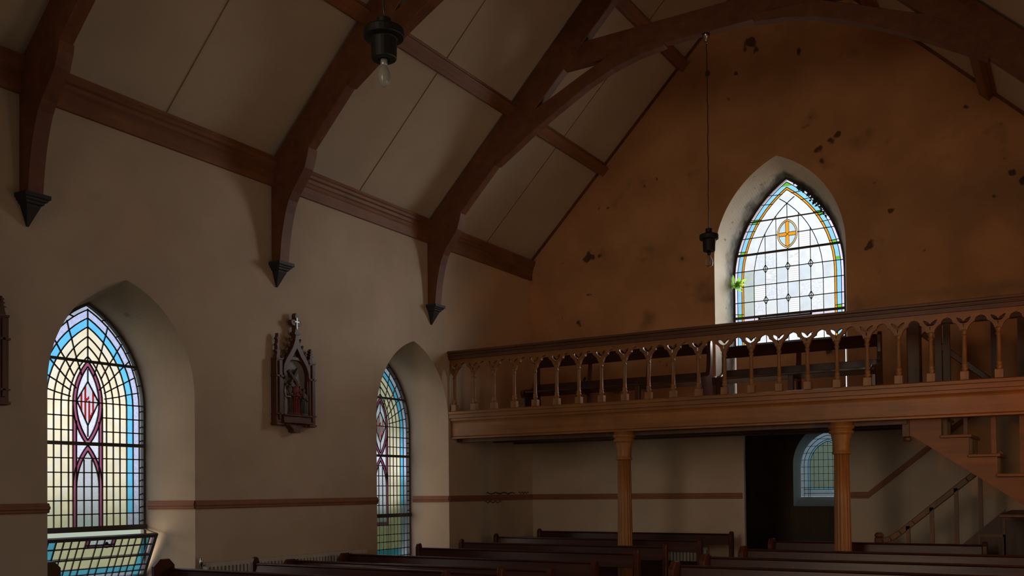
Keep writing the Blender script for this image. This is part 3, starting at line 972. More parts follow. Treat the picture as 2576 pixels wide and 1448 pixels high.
W.line([(-W.hw(5.515), 5.515), (W.hw(5.515), 5.515)], .016, W.bars, .02, .012)
W.line([(-.42, 4.065), (.33, 4.065)], .036, W.bars, .03, .03)
W.line([(-.42, 4.04), (-.42, 4.10)], .03, W.bars, .03, .03)
W.line([(.33, 4.04), (.33, 4.10)], .03, W.bars, .03, .03)
W.line([(-.5, 3.705), (.785, 3.705)], .03, W.bars, .03, .012)
W.bars.build('saddle_bars', 'bar', gwin)
fr = MB()
fr.prism(arch(.80, 3.69, 4.65, 6.095), lambda u, v, t: W.P(u, v, t), -.04, .01, 0, [arch(.781, 3.71, 4.65, 6.07)])
fr.build('frame', 'bar', gwin)

# porch window
W = Win(lambda s, z, t: (-3.64+s, YP+.37-t, z), .44, 1.44, 1.95, 2.50)
def pfn(x, z):
    d = min(W.d(x, z), (z-1.44)*1.0)
    if d < .05: return 'g_pb'
    if d < .115: return 'g_pb'
    if d < .145: return 'g_pn'
    return 'g_pq'
pm_ = ['g_pb', 'g_pn', 'g_pq']
pwin = struct(W.panes(pfn, pm_, .0105).build('window_4', pm_))
for d in (.05, .115, .145): W.contour(d, 1.44, .009)
for z in (1.49, 1.555, 1.585): W.line([(-.40, z), (.40, z)], .009)
for i in range(-3, 4):
    x = i*.077
    W.line([(x, 1.555), (x, W.zs+sqrt(max((W.R-.145)**2-(abs(x)-W.c)**2, 0)) if abs(x) < W.w-.145 else 2.1)], .007)
for i in range(8):
    z = 1.585+i*.115
    if z < 2.42: W.line([(-W.hw(z, 0), z), (W.hw(z, 0), z)], .007)
W.lead.build('lead_came', 'lead', pwin)

# plain obscured windows of the unseen right wall and the added altar-end one
for i, c in enumerate(YWR):
    mb = MB(); a = arch(.64, .60, 2.45, 3.45, 14, c)
    mb.prism(a, lambda u, v, t: (XR+GD+t, u, v), 0, .006)
    struct(mb.build('window_%d' % (5+i), 'g_clear'))
mb = MB(); mb.prism(arch(1.31, 1.49, 4.8, 6.81, 16, XC), lambda u, v, t: (u, YF-.45-t, v), 0, .006)
struct(mb.build('window_7', 'g_clear'))

# ------------------------------------------------------------------ roof trusses, purlins, corbels
TT = .13
TY = (4.735, 7.65, 10.571)
TL = ('nearest roof truss, its curved foot and rafter at the upper left edge of the photo',
      'middle roof truss, its curved foot above the carved plaque with the cross',
      'farthest roof truss, whole arch seen in front of the gallery gable')
CL = ('black wall corbel at upper left under the nearest truss foot',
      'black wall corbel above the carved plaque, under the middle truss foot',
      'black wall corbel above the narrow far window, under the farthest truss foot')
Lb = [(-6.56, 5.855), (-6.36, 5.975), (-5.99, 6.20), (-5.65, 6.385), (-5.2, 6.612), (-4.87, 6.735), (-4.56, 6.812), (-4.20, 6.855), (-4.19, 6.90),
      (-4.19, 6.95), (-4.9, 6.92), (-5.03, 6.862), (-5.31, 6.75), (-5.65, 6.60), (-6.03, 6.445), (-6.30, 6.25), (-6.50, 6.10), (-6.62, 5.93)]
Lf = [(-7.12, 5.315), (-7.135, 5.24), (-7.18, 5.11), (-7.24, 5.03), (-7.293, 4.965), (-7.36, 4.88), (-7.413, 4.795), (-7.46, 4.67), (-7.495, 4.535), (-7.522, 4.40), (-7.538, 4.268), (-7.552, 4.135), (XL, 4.135), (XL, 5.28), (-7.30, 5.40)]
for i, y in enumerate(TY):
    T = thing('roof_truss', TL[i], 'roof truss', (XC, y, 5.0))
    for sg in (1, -1):
        fx = (lambda x: x) if sg > 0 else (lambda x: 2*XC-x)
        mb = MB()
        ra = [(XL, 5.27), (XC, ZP+XC-XL-.03), (XC, ZP+XC-XL-.56), (-7.16, 5.285), (-7.3, 5.2), (XL, 5.1)]
        mb.prism([(fx(a), b) for a, b in ra], lambda u, v, t: (u, t, v), y, y+TT)
        mb.build('rafter', 'truss', T, .008)
        mb = MB(); mb.prism([(fx(a), b) for a, b in Lb], lambda u, v, t: (u, t, v), y-.003, y+TT+.003)
        mb.build('arched_brace', 'truss', T, .008)
        mb = MB(); mb.prism([(fx(a), b) for a, b in Lf], lambda u, v, t: (u, t, v), y-.004, y+TT+.004)
        mb.build('wall_brace', 'truss', T, .008)
    mb = MB()
    mb.prism([(-5.58, 6.885), (2*XC+5.58, 6.885), (2*XC+5.50, 7.17), (-5.50, 7.17)], lambda u, v, t: (u, t, v), y+.004, y+TT-.004)
    mb.build('collar_beam', 'truss', T, .006)
    for sg, lab in ((1, CL[i]),):
        x0 = XL if sg > 0 else XR
        mb = MB()
        yc = y+TT/2
        lev = [(.115, .165, 4.135), (.115, .165, 4.10), (.102, .148, 4.095), (.098, .142, 4.078), (.084, .125, 4.072), (.08, .12, 4.055), (.064, .10, 4.045), (.060, .095, 4.03), (.045, .07, 3.985), (.026, .042, 3.93), (.008, .014, 3.875)]
        vs, fs = [], []
        for (hw_, dp, z) in lev:
            vs += [(x0, yc-hw_, z), (x0+sg*dp, yc-hw_, z), (x0+sg*dp, yc+hw_, z), (x0, yc+hw_, z)]
        for a in range(len(lev)-1):
            for b in range(4):
                c = (b+1) % 4
                fs.append((a*4+b, a*4+c, a*4+4+c, a*4+4+b))
        fs += [(0, 1, 2, 3), tuple(len(lev)*4-4+b for b in range(4))]
        mb.add(vs, fs)
        o = mb.build('corbel', 'stone', None, 0, (x0, yc, 4.0))
        tag(o, lab, 'corbel', 'corbels under the truss feet')
for x, lab in ((-6.385, 'lower purlin on the left roof slope'), (-5.06, 'upper purlin on the left roof slope, nearer the ridge'),
               (2*XC+6.385, 'lower purlin on the right roof slope, short length at upper right'), (2*XC+5.06, 'upper purlin on the right roof slope, behind the truss arch')):
    sg = 1 if x < XC else -1
    zz = ZP+(x-XL if sg > 0 else XR-x)
    mb = MB()
    nrm = Vector((sg*1, 0, -1)).normalized()
    cpt = Vector((x, 0, zz))+nrm*.062
    mb.bar((cpt.x, -.895, cpt.z), (cpt.x, YB-.002, cpt.z), .115, .15, (sg*1, 0, 1))
    # small fillet moulding under
    cp2 = Vector((x, 0, zz))+nrm*.025
    mb.bar((cp2.x, -.895, cp2.z), (cp2.x, YB-.002, cp2.z), .04, .19, (sg*1, 0, 1))
    o = mb.build('purlin', 'trussx', None, 0, (x, 4, zz))
    tag(o, lab, 'purlin')

# ------------------------------------------------------------------ gallery
G = thing('gallery', 'timber gallery across the back wall with an arcaded balustrade', 'gallery', (XC, YG, ZG))
x0, x1 = XL+.0, XR
XW = -1.66                                    # edge of the stair well
mb = MB()
prof = [(.19, 2.66), (.0, 2.66), (.0, 2.612), (.022, 2.606), (.022, 2.575), (.03, 2.572), (.045, 2.553), (.05, 2.535), (.05, 2.36), (.056, 2.355), (.04, 2.345), (.04, 2.325), (.19, 2.325)]
mb.prism(prof, lambda u, v, t: (t, YG-.03+u, v), x0+.005, x1-.005)
mb.build('fascia_beam', 'gal', G)
mb = MB()
mb.prism([(-.02, 2.655), (.12, 2.655), (.12, 2.712), (-.02, 2.712), (-.04, 2.70), (-.04, 2.668)], lambda u, v, t: (t, YG+u, v), x0+.005, x1-.005)
mb.build('bottom_rail', 'gal', G)
mb = MB()
prof = [(-.035, 3.435), (.095, 3.435), (.095, 3.52), (.12, 3.525), (.12, 3.55), (.09, 3.558), (-.03, 3.558), (-.06, 3.548), (-.06, 3.525), (-.04, 3.515), (-.04, 3.50), (-.05, 3.495), (-.05, 3.485), (-.035, 3.478)]
mb.prism(prof, lambda u, v, t: (t, YG+u, v), x0+.005, x1-.005)
mb.build('hand_rail', 'rail', G)
# pierced arcade board: one spandrel per baluster, trefoil heads between, leaf piercings above each baluster
pit, xb0 = .3262, -7.602
nb = 25
half = pit/2
def spandrel():
    e = .036
    # right-hand edge of a spandrel going up: from the colonnette cap out to the arch crown
    rt_ = [(e, 3.235), (e+.005, 3.258), (e+.016, 3.282), (e+.034, 3.303), (e+.056, 3.320), (.104, 3.324), (.106, 3.340), (.114, 3.358), (.130, 3.373), (half, 3.386)]
    pts = rt_+[(half, 3.44), (-half, 3.44)]+[(-a, b) for a, b in reversed(rt_)]
    leaf = [(.0, 3.262), (.006, 3.275), (.006, 3.306), (.016, 3.308), (.036, 3.318), (.054, 3.336), (.064, 3.352), (.070, 3.376), (.050, 3.371), (.030, 3.360), (.014, 3.347), (.004, 3.332), (0, 3.327)]
    hole = leaf+[(-a, b) for a, b in reversed(leaf[1:-1])]
    return pts, hole
sp_pts, sp_hole = spandrel()
mb = MB()
mb.prism(sp_pts, lambda u, v, t: (u, t, v), .0, .05, 0, [sp_hole])
sp0 = None
for i in range(nb):
    x = xb0+i*pit
    if i == nb-1 and x+half > XR: pass
    if sp0 is None:
        k = MB(); k.v = [(a+x, b+YG, c) for a, b, c in mb.v]; k.f, k.m, k.sm = mb.f, mb.m, mb.sm
        sp0 = k.build('spandrel', 'gal', G)
    else:
        dup(sp0, (i*pit, 0, 0), G)
prof = [(.040, 2.712), (.040, 2.79), (.040, 2.792), (.026, 2.80), (.024, 2.815), (.033, 2.828), (.033, 2.838), (.024, 2.852), (.030, 2.868), (.030, 2.876), (.022, 2.884),
        (.022, 3.03), (.0215, 3.15), (.021, 3.16), (.030, 3.168), (.030, 3.178), (.022, 3.188), (.024, 3.205), (.034, 3.225), (.036, 3.24)]
mb = MB()
mb.lathe(prof[3:], (0, .025, 0), 12)
mb.box(-.040, .040, -.012, .062, 2.712, 2.80)
b0 = None
for i in range(nb):
    x = xb0+i*pit
    if b0 is None:
        k = MB(); k.v = [(a+x, b+YG, c) for a, b, c in mb.v]; k.f, k.m, k.sm = mb.f, mb.m, mb.sm
        b0 = k.build('baluster', 'galv', G)
    else:
        dup(b0, (i*pit, 0, 0), G)
mb = MB(); mb.box(XL+.005, XW, YG+.12, YB-.004, 2.40, ZG)
mb.build('gallery_floor', 'deck', G)
mb = MB()
for y in (11.6, 12.2, 12.8): mb.box(XL+.01, XW-.02, y, y+.08, 2.31, 2.40)
mb.box(XL+.01, XW-.02, YG+.16, YG+.30, 2.28, 2.40)
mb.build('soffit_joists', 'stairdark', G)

# fluted columns under the gallery
for x, lab in ((-5.06, 'fluted wooden column under the gallery, left of the doorway'), (-2.372, 'fluted wooden column under the gallery, in front of the small porch window')):
    y = YG+.13
    C = thing('fluted_column', lab, 'column', (x, y, 0), 'fluted columns under the gallery')
    mb = MB()
    fl_ = lambda a: 1-.12*abs(sin(8*a))**.7
    mb.lathe([(.098, .14), (.0975, .7), (.090, 1.4), (.083, 1.97)], (x, y, 0), 128, flute=fl_)
    mb.build('shaft', 'col', C)
    mb = MB()
    mb.lathe([(.10, 1.965), (.105, 1.975), (.105, 1.99), (.094, 2.0), (.092, 2.02), (.096, 2.10), (.112, 2.175), (.112, 2.19), (.135, 2.20), (.138, 2.225), (.12, 2.235), (.12, 2.25), (.142, 2.258), (.142, 2.285), (.13, 2.29), (.13, 2.325)], (x, y, 0), 32)
    mb.build('capital', 'col', C)
    mb = MB()
    mb.lathe([(.15, 0), (.15, .07), (.13, .085), (.125, .11), (.105, .125), (.105, .145)], (x, y, 0), 32)
    mb.build('base', 'col', C)

# ------------------------------------------------------------------ pews
def pew(label, y, xl, xr, zr, ztop, wide=False, floor=0.0, group=None, name='pew', lendx=None):
    P = thing(name, label, 'pew', ((xl+xr)/2, y, floor), group)
    h = zr-floor
    def end(xa, wide_):
        mb = MB(); th = .055
        e = ztop-floor
        if wide_:
            pts = [(.06, h-.05), (.06, e-.06), (.0, e), (-.10, e), (-.17, e-.065), (-.17, h-.08), (-.13, h-.20), (-.10, h-.34)]
        else:
            pts = [(.052, h-.03), (.052, e-.05), (.038, e-.012), (.012, e), (-.016, e-.012), (-.034, e-.05), (-.034, h-.10), (-.030, h-.22), (-.045, h-.33)]
        pts += [(-.09, .52), (-.20, .47), (-.38, .46), (-.44, .43), (-.445, .39), (-.41, .34), (-.40, .10), (-.43, 0), (-.30, 0), (-.27, .08), (-.20, .10), (-.06, .08), (-.03, 0), (.11, 0), (.085, .12), (.05, .40), (.045, .60)]
        mb.prism(pts, lambda u, v, t: (t, y+u, floor+v), xa, xa+th)
        return mb.build('pew_end', 'pewend', P, .01)
    end(xl, wide); end(xr-.055, False)
    a, b = xl+.055, xr-.055
    mb = MB()
    mb.prism([(-.032, h-.155), (.0, h-.155), (.03, h-.012), (.034, h), (-.01, h), (-.016, h-.014), (-.004, h-.02)], lambda u, v, t: (t, y+u, floor+v), a, b)
    mb.build('back_rail', 'pew', P, .004)
    mb = MB()
    mb.prism([(-.42, .40), (-.42, .435), (-.05, .415), (-.05, .38)], lambda u, v, t: (t, y+u, floor+v), a, b)
    mb.build('seat', 'pew', P, .006)
    mb = MB()
    mb.prism([(-.05, .42), (-.03, .42), (-.028, .56), (-.045, .56)], lambda u, v, t: (t, y+u, floor+v), a, b)
    mb.build('lower_back_rail', 'pew', P, .004)
    nm = max(1, int((xr-xl)/1.3))
    for q in range(1, nm+1):
        xm = xl+(xr-xl)*q/(nm+1)
        mb = MB()
        mb.prism([(.0, h-.15), (.022, h-.15), (.0, .42), (.03, 0), (-.06, 0), (-.05, .36), (-.34, .36), (-.36, 0), (-.42, 0), (-.41, .40), (-.06, .40)], lambda u, v, t: (t, y+u, floor+v), xm-.03, xm+.03)
        mb.build('support', 'pewend', P, .004)
    return P

GL = 'pews of the left block'
pew('back pew of the left block, against the wall under the gallery', 12.96, -7.34, -4.22, .957, .992, group=GL)
pew('second pew from the back wall, left block, just behind the fluted column', 11.78, -7.40, -4.25, .923, .968, group=GL)
pew('third pew from the back wall in the left block', 10.45, -7.11, -4.19, .919, .960, group=GL)
pew('fourth pew from the back, its end in front of the narrow far window', 9.5, -7.10, -4.13, .901, .955, group=GL)
pew('fifth pew from the back, wide squared end below the narrow far window', 8.5, -7.37, -4.15, .878, .892, wide=True, group=GL)
pew('sixth pew from the back, wide end half hidden beside the radiator', 7.6, -7.35, -4.15, .868, .882, wide=True, group=GL)
pew('seventh pew from the back, rounded end standing against the long radiator', 6.75, -7.06, -4.15, .905, .965, group=GL)
pew('second nearest pew on the left, chamfered end just right of the open hopper window', 5.95, -7.34, -4.15, .908, .995, wide=True, group=GL)
pew('nearest pew on the left, chamfered end in front of the open hopper', 5.1, -7.80, -4.15, .86, 1.012, wide=True, group=GL)
GR = 'pews of the right block'
pew('back pew of the right block, beside the stair newel', 11.8, -3.36, -.95, .937, .970, wide=True, group=GR)
pew('second pew from the back, right block, hiding the foot of the right column', 10.2, -3.22, .30, .932, .966, wide=True, group=GR)
pew('third pew from the back in the right block', 9.2, -3.29, .30, .912, .944, wide=True, group=GR)
pew('nearest pew of the right block at the bottom edge', 8.2, -3.22, .30, .903, .94, wide=True, group=GR)
# pews up in the gallery
pew('left bench up in the gallery behind the balustrade', 12.25, -6.95, -4.25, 3.54, 3.56, floor=ZG, name='gallery_bench', group='benches in the gallery')
pew('right bench up in the gallery, in front of the big window niche', 12.25, -4.10, -2.10, 3.455, 3.49, floor=ZG, name='gallery_bench', group='benches in the gallery')

# ------------------------------------------------------------------ staircase
RS, GO = .2148, .27
ST = thing('staircase', 'wooden staircase turning up to the gallery at right', 'staircase', (-1.2, 12.3, 0))
yl0, yl1 = 12.34, YB-.03
yu0, yu1 = 11.30, 12.22
for k in range(1, 7):                         # lower flight, rising to the right
    xn = -2.15+GO*(k-1)
    mb = MB()
    xe = xn+GO+.03 if k < 6 else XR-.01
    if k < 6: mb.box(xn, xe, yl0, yl1, RS*k-.035, RS*k)
    else: mb.box(xn, XR-.01, yu0, yl1, RS*k-.035, RS*k)
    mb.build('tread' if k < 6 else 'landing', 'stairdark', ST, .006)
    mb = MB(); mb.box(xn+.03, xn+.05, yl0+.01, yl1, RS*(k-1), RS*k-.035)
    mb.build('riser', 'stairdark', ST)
mb = MB()                                     # closed string of the lower flight, panelled below
st = [(-2.18, 0), (-2.18, .12)]
st += [(-1.265, .898), (-.80, 1.319), (-.80, 1.25), (-.55, 1.25), (-.55, 0)]
mb.prism(st, lambda u, v, t: (u, t, v), yl0-.05, yl0)
mb.build('lower_string', 'stairdark', ST)
mb = MB()
for (a, b, c, d) in ((-1.06, -.82, .80, 1.0), (-.80, -.56, .80, 1.2)):
    mb.box(a, b, yl0-.065, yl0-.05, c-.03, c); mb.box(a, b, yl0-.065, yl0-.05, d, d+.03)
    mb.box(a-.03, a, yl0-.065, yl0-.05, c-.03, d+.03); mb.box(b, b+.03, yl0-.065, yl0-.05, c-.03, d+.03)
mb.build('string_panel_frame', 'stair', ST)
for k in range(5):                            # upper flight, rising back to the left
    z = RS*(7+k); xn = -.26-GO*k
    mb = MB(); mb.box(xn-GO-.01, xn+.03, yu0-.03, yu1, z-.035, z)
    mb.build('tread', 'stair', ST, .006)
    mb = MB(); mb.box(xn-.02, xn, yu0+.01, yu1, z-RS, z-.035)
    mb.build('riser', 'riser', ST)
mb = MB(); mb.box(-1.63, -1.61, yu0+.01, yu1, RS*11, ZG-.035); mb.build('riser', 'riser', ST)
us = [(-.26, RS*6)]
for k in range(5):
    z = RS*(7+k); xn = -.26-GO*k
    us += [(xn+.27, z-.036), (xn, z-.036)]
us = [(-.26, 1.29-.12)]
pts = []
x = -.26
pts = [(-.26, 1.15), (-.26, RS*7-.036)]
for k in range(5):
    z = RS*(7+k); xn = -.26-GO*k
    pts.append((xn, z-.036)); pts.append((xn, z+RS-.036 if k < 4 else z-.036))
pts = [(-.10, 1.055), (-.10, RS*6-.036)]
for k in range(5):
    z = RS*(7+k); xn = -.26-GO*k
    pts += [(xn+.0, RS*(6+k)-.036), (xn, z-.036)]
pts += [(-1.70, RS*11-.036), (-1.70, 2.16), (-1.62, 2.137)]
mb = MB(); mb.prism(pts, lambda u, v, t: (u, t, v), yu0, yu0+.04)
mb.build('upper_string', 'stair', ST)
pts = [(-.10, 1.175), pts[1]]+pts[2:-2]+[(-1.70, 2.30)]
mb = MB(); mb.prism(pts, lambda u, v, t: (u, t, v), yu1-.04, yu1)
mb.build('upper_string', 'stair', ST)
mb = MB()                                     # boarded soffit of the upper flight
mb.prism([(-.12, 1.18), (-1.68, 2.29), (-1.68, 2.31), (-.12, 1.20)], lambda u, v, t: (u, t, v), yu0+.04, yu1-.04)
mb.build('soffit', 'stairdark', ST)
mb = MB()                                     # drop newel at the head of the upper flight
mb.box(-1.74, -1.66, yu0-.02, yu0+.06, 2.14, 2.33)
mb.lathe([(.03, 2.09), (.045, 2.105), (.045, 2.13), (.03, 2.14)], (-1.69, yu0+.02, 0), 14)
mb.build('drop_newel', 'stairdark', ST, .006)
mb = MB(); mb.box(-2.245, -2.145, yl0+.01, yl0+.11, 0, .97)
mb.lathe([(.055, .97), (.055, 1.0), (.045, 1.02), (.025, 1.03)], (-2.195, yl0+.06, 0), 14)
mb.build('newel_post', 'stairmid', ST, .012)
mb = MB()
pth = [(-2.15, yl0+.06, .93), (-2.06, yl0+.06, .955), (-1.95, yl0+.06, 1.03), (-1.8, yl0+.06, 1.16), (-1.2, yl0+.06, 1.665), (-.82, yl0+.06, 1.985)]
for a, b in zip(pth[:-1], pth[1:]): mb.bar(a, b, .05, .07)
mb.build('hand_rail', 'stairmid', ST, .008)
for x in (-1.86, -1.593, -1.323, -1.062):
    mb = MB(); mb.box(x-.022, x+.022, yl0+.035, yl0+.08, max(.0, (x+2.18)*.85), 1.045+(x+1.94)*.842)
    mb.build('baluster', 'stairmid', ST)
# balusters of the upper flight, dying into the gallery beam
for x, zb, w in ((-1.105, RS*10, .04), (-.835, RS*9, .05), (-.565, RS*8, .05), (-1.30, RS*10, .03), (-.295, RS*7, .05)):
    mb = MB(); mb.box(x-w/2, x+w/2, yu0+.04, yu0+.04+w, zb, 2.40)
    mb.build('baluster', 'stair' if w > .045 else 'stairdark', ST)
mb = MB(); mb.bar((-1.63, yu1-.02, 3.40), (-.90, yu1-.02, 2.78), .055, .07)
mb.bar((-.90, yu1-.02, 2.78), (-.15, yu1-.02, 2.14), .055, .07)
mb.build('hand_rail', 'stairdark', ST, .008)
# well guard up in the gallery
WG = thing('stair_guard', 'dark post and rail guard round the stair well in the gallery', 'railing', (-1.2, 12.3, ZG))
mb = MB(); mb.box(-1.80, -1.65, 12.12, 12.27, 2.33, 3.56); mb.build('newel_post', 'stairdark', WG, .012)
for x in (-1.46, -1.37, -.87, -.60, -.35, -.1, .15):
    mb = MB(); mb.box(x-.036, x+.036, 12.16, 12.22, ZG-.06, 3.50); mb.build('baluster', 'stairdark', WG)
mb = MB(); mb.box(-1.65, XR-.01, 12.15, 12.23, 3.49, 3.545); mb.build('top_rail', 'stairdark', WG, .008)
mb = MB(); mb.box(-1.65, XR-.01, 12.15, 12.23, 2.45, 2.58); mb.build('bottom_rail', 'stairdark', WG, .008)

# ------------------------------------------------------------------ carved plaques on the left wall
def station(label, yc, fig):
    T = thing('carved_plaque', label, 'plaque', (XL, yc, 2.3), 'carved plaques along the left wall')
    f = lambda u, v, t: (XL+t, yc+u, v)
    mb = MB()
    mb.prism([(-.21, 2.40), (.20, 2.40), (.20, 3.05), (0, 3.34), (-.21, 3.05)], f, .002, .03)
    mb.build('back_board', 'relief_bg', T)
    # side buttresses with pinnacles
    for a, b, top in ((-.315, -.222, 3.36), (.205, .298, 3.24)):
        mb = MB(); c = (a+b)/2
        mb.prism([(a, 2.335), (b, 2.335), (b, 3.07), (a, 3.07)], f, .002, .085)
        mb.prism([(a-.012, 2.34), (b+.012, 2.34), (b+.012, 2.365), (a-.012, 2.365)], f, .002, .10)
        mb.prism([(a-.008, 2.455), (b+.008, 2.455), (b+.012, 2.47), (a-.012, 2.47)], f, .002, .10)
        mb.prism([(a-.010, 2.87), (b+.010, 2.87), (b+.014, 2.89), (a-.014, 2.89)], f, .002, .10)
        mb.prism([(a-.006, 3.06), (b+.006, 3.06), (b+.006, 3.08), (a-.006, 3.08)], f, .002, .095)
        pin = [(c-.035, 3.08), (c+.035, 3.08), (c+.035, 3.14)]
        zz = 3.14
        right = []
        left = []
        h = top-3.14
        for q in range(3):
            z1 = 3.14+h*q/3.2
            w = .034-.008*q
            right += [(c+w*.6, z1), (c+w+.008, z1+h*.10), (c+w*.5, z1+h*.17)]
            left += [(c-w*.6, z1), (c-w-.008, z1+h*.10), (c-w*.5, z1+h*.17)]
        pin = [(c-.035, 3.08), (c+.035, 3.08)]+right+[(c, top)]+list(reversed(left))
        mb.prism(pin, f, .02, .07)
        mb.prism([(c-.015, 2.40), (c+.015, 2.40), (c+.015, 3.05), (c-.015, 3.05)], f, .084, .10)
        mb.build('buttress', 'frame', T, .004)
    # gable with ogee sides and crockets
    mb = MB()
    og = [(.215, 2.93), (.205, 3.02), (.165, 3.09), (.11, 3.16), (.065, 3.23), (.035, 3.30), (.022, 3.375)]
    ogi = [(.185, 2.85), (.18, 2.94), (.15, 3.01), (.105, 3.065), (.06, 3.115), (.025, 3.175), (.0, 3.21)]
    outer_ = og+[(-a, b) for a, b in reversed(og)]
    inner_ = ogi+[(-a, b) for a, b in reversed(ogi[:-1])]
    mb.prism(outer_+list(reversed(inner_)), f, .02, .095)
    mb.build('gable', 'frame', T, .004)
    mb = MB()
    for a, b in ((.185, 3.075), (.135, 3.15), (.09, 3.22), (.055, 3.29)):
        for sg in (1, -1):
            c = Vector((XL+.06, yc+sg*(a+.012), b+.012))
            mb.ball(c, .021, 0, 8, 5); mb.ball(c+Vector((.0, sg*.018, .016)), .014, 0, 8, 5)
    mb.build('crockets', 'frame', T)
    # finial cross
    mb = MB()
    cr = [(-.022, 3.36), (.022, 3.36), (.022, 3.47), (.06, 3.47), (.078, 3.485), (.085, 3.505), (.078, 3.525), (.06, 3.535), (.022, 3.535), (.024, 3.585), (.012, 3.612), (-.012, 3.612), (-.024, 3.585), (-.022, 3.535), (-.06, 3.535), (-.078, 3.525), (-.085, 3.505), (-.078, 3.485), (-.06, 3.47), (-.022, 3.47)]
    mb.prism(cr, f, .03, .085)
    mb.prism([(-.04, 3.365), (.04, 3.365), (.05, 3.385), (.035, 3.40), (-.035, 3.40), (-.05, 3.385)], f, .02, .10)
    fin = mb.build('finial_cross', 'frame', T, .004)
    mb = MB()
    mb.prism([(-.007, 3.43), (.007, 3.43), (.007, 3.505), (.035, 3.505), (.035, 3.519), (.007, 3.519), (.007, 3.56), (-.007, 3.56), (-.007, 3.519), (-.035, 3.519), (-.035, 3.505), (-.007, 3.505)], f, .085, .095)
    inl = mb.build('inlaid_cross', 'silver', fin)
    # arched opening rim
    mb = MB()
    ro = arch(.215, 2.44, 2.93, 3.115, 10, -.008); ri = arch(.188, 2.455, 2.92, 3.08, 10, -.008)
    mb.prism(ro, f, .03, .075, 0, [ri])
    mb.build('niche_rim', 'frame', T, .003)
    # shelf, console and pendant drop
    mb = MB()
    mb.prism([(-.23, 2.445), (.215, 2.445), (.215, 2.462), (-.23, 2.462)], f, .002, .125)
    mb.prism([(-.225, 2.385), (.21, 2.385), (.21, 2.445), (-.225, 2.445)], f, .002, .105)
    mb.prism([(-.235, 2.365), (.22, 2.365), (.22, 2.387), (-.235, 2.387)], f, .002, .125)
    mb.build('shelf', 'frame', T, .004)
    mb = MB()
    mb.prism([(-.20, 2.366), (.19, 2.366), (.16, 2.33), (.12, 2.345), (.08, 2.315), (.055, 2.30), (.06, 2.275), (.03, 2.262), (-.03, 2.262), (-.06, 2.275), (-.055, 2.30), (-.08, 2.315), (-.12, 2.345), (-.16, 2.33)], f, .004, .085)
    mb.build('console', 'frame', T, .006)
    # relief scene: robed figures round a timber cross
    mb = MB()
    mb.bar(f(-.10, 2.80, .075), f(.035, 2.985, .06), .03, .035, (1, 0, 0))
    mb.bar(f(-.12, 2.955, .07), f(.02, 2.80, .085), .03, .035, (1, 0, 0))
    mb.build('relief_cross', 'robe_brown', T)
    for (u, z0_, h, robe, w, lean, dp) in fig:
        mb = MB()
        x = XL+dp
        ph = h
        mb.lathe([(w*.95, 0), (w, .02*h), (w*.8, .35*h), (w*.62, .55*h), (w*.72, .72*h), (w*.62, .80*h), (w*.26, .85*h), (w*.2, .87*h)], (x, yc+u, z0_), 14, 0, True, .62, 1.0)
        for sg in (1, -1):
            sh = Vector((x+.005, yc+u+sg*w*.62, z0_+h*.77))
            eb = sh+Vector((.02, sg*w*.22+lean*.02, -h*.20)); hd = eb+Vector((.03, -sg*w*.45+lean*.03, h*.10 if sg > 0 else -h*.02))
            mb.tube([sh, (sh+eb)/2, eb, (eb+hd)/2, hd], .01, 8, 0, True, [w*.28, w*.27, w*.25, w*.2, w*.13])
        # folds of the robe
        for q in range(5):
            a = -1.0+q*.5
            mb.tube([(x+w*.5*cos(a), yc+u+w*.62*sin(a), z0_+.5*h), (x+w*.6*cos(a), yc+u+w*.9*sin(a), z0_+.02)], .006, 5, 0)
        fg = mb.build('relief_figure', robe, T)
        mb = MB(); mb.ball((x+.012, yc+u+lean*.015, z0_+h*.935), w*.34, 0, 12, 8, (1, .85, 1.2))
        mb.ball((x+.012+w*.33, yc+u+lean*.018, z0_+h*.93), w*.07, 0, 6, 4)
        mb.build('head', 'skin', fg)
        mb = MB(); mb.ball((x+.002, yc+u+lean*.012, z0_+h*.955), w*.38, 0, 12, 8, (.9, .95, 1.15))
        mb.build('hair', 'robe_brown', fg)
    return T

figs1 = [(-.012, 2.465, .375, 'robe_red', .062, 1, .075), (-.095, 2.465, .38, 'robe_brown', .05, 1, .065), (.075, 2.465, .33, 'robe_brown', .048, -1, .07),
         (.135, 2.465, .30, 'robe_green', .052, -1, .065), (.035, 2.465, .345, 'robe_white', .035, -1, .06), (-.155, 2.465, .35, 'robe_white', .035, 1, .055)]
station('carved gabled plaque of robed figures with a cross, between the two windows', 7.94, figs1)
station('carved gabled plaque cut off by the left edge of the photo', 4.29, [(a*-.9, b, c, r, w, -l, d) for a, b, c, r, w, l, d in figs1])

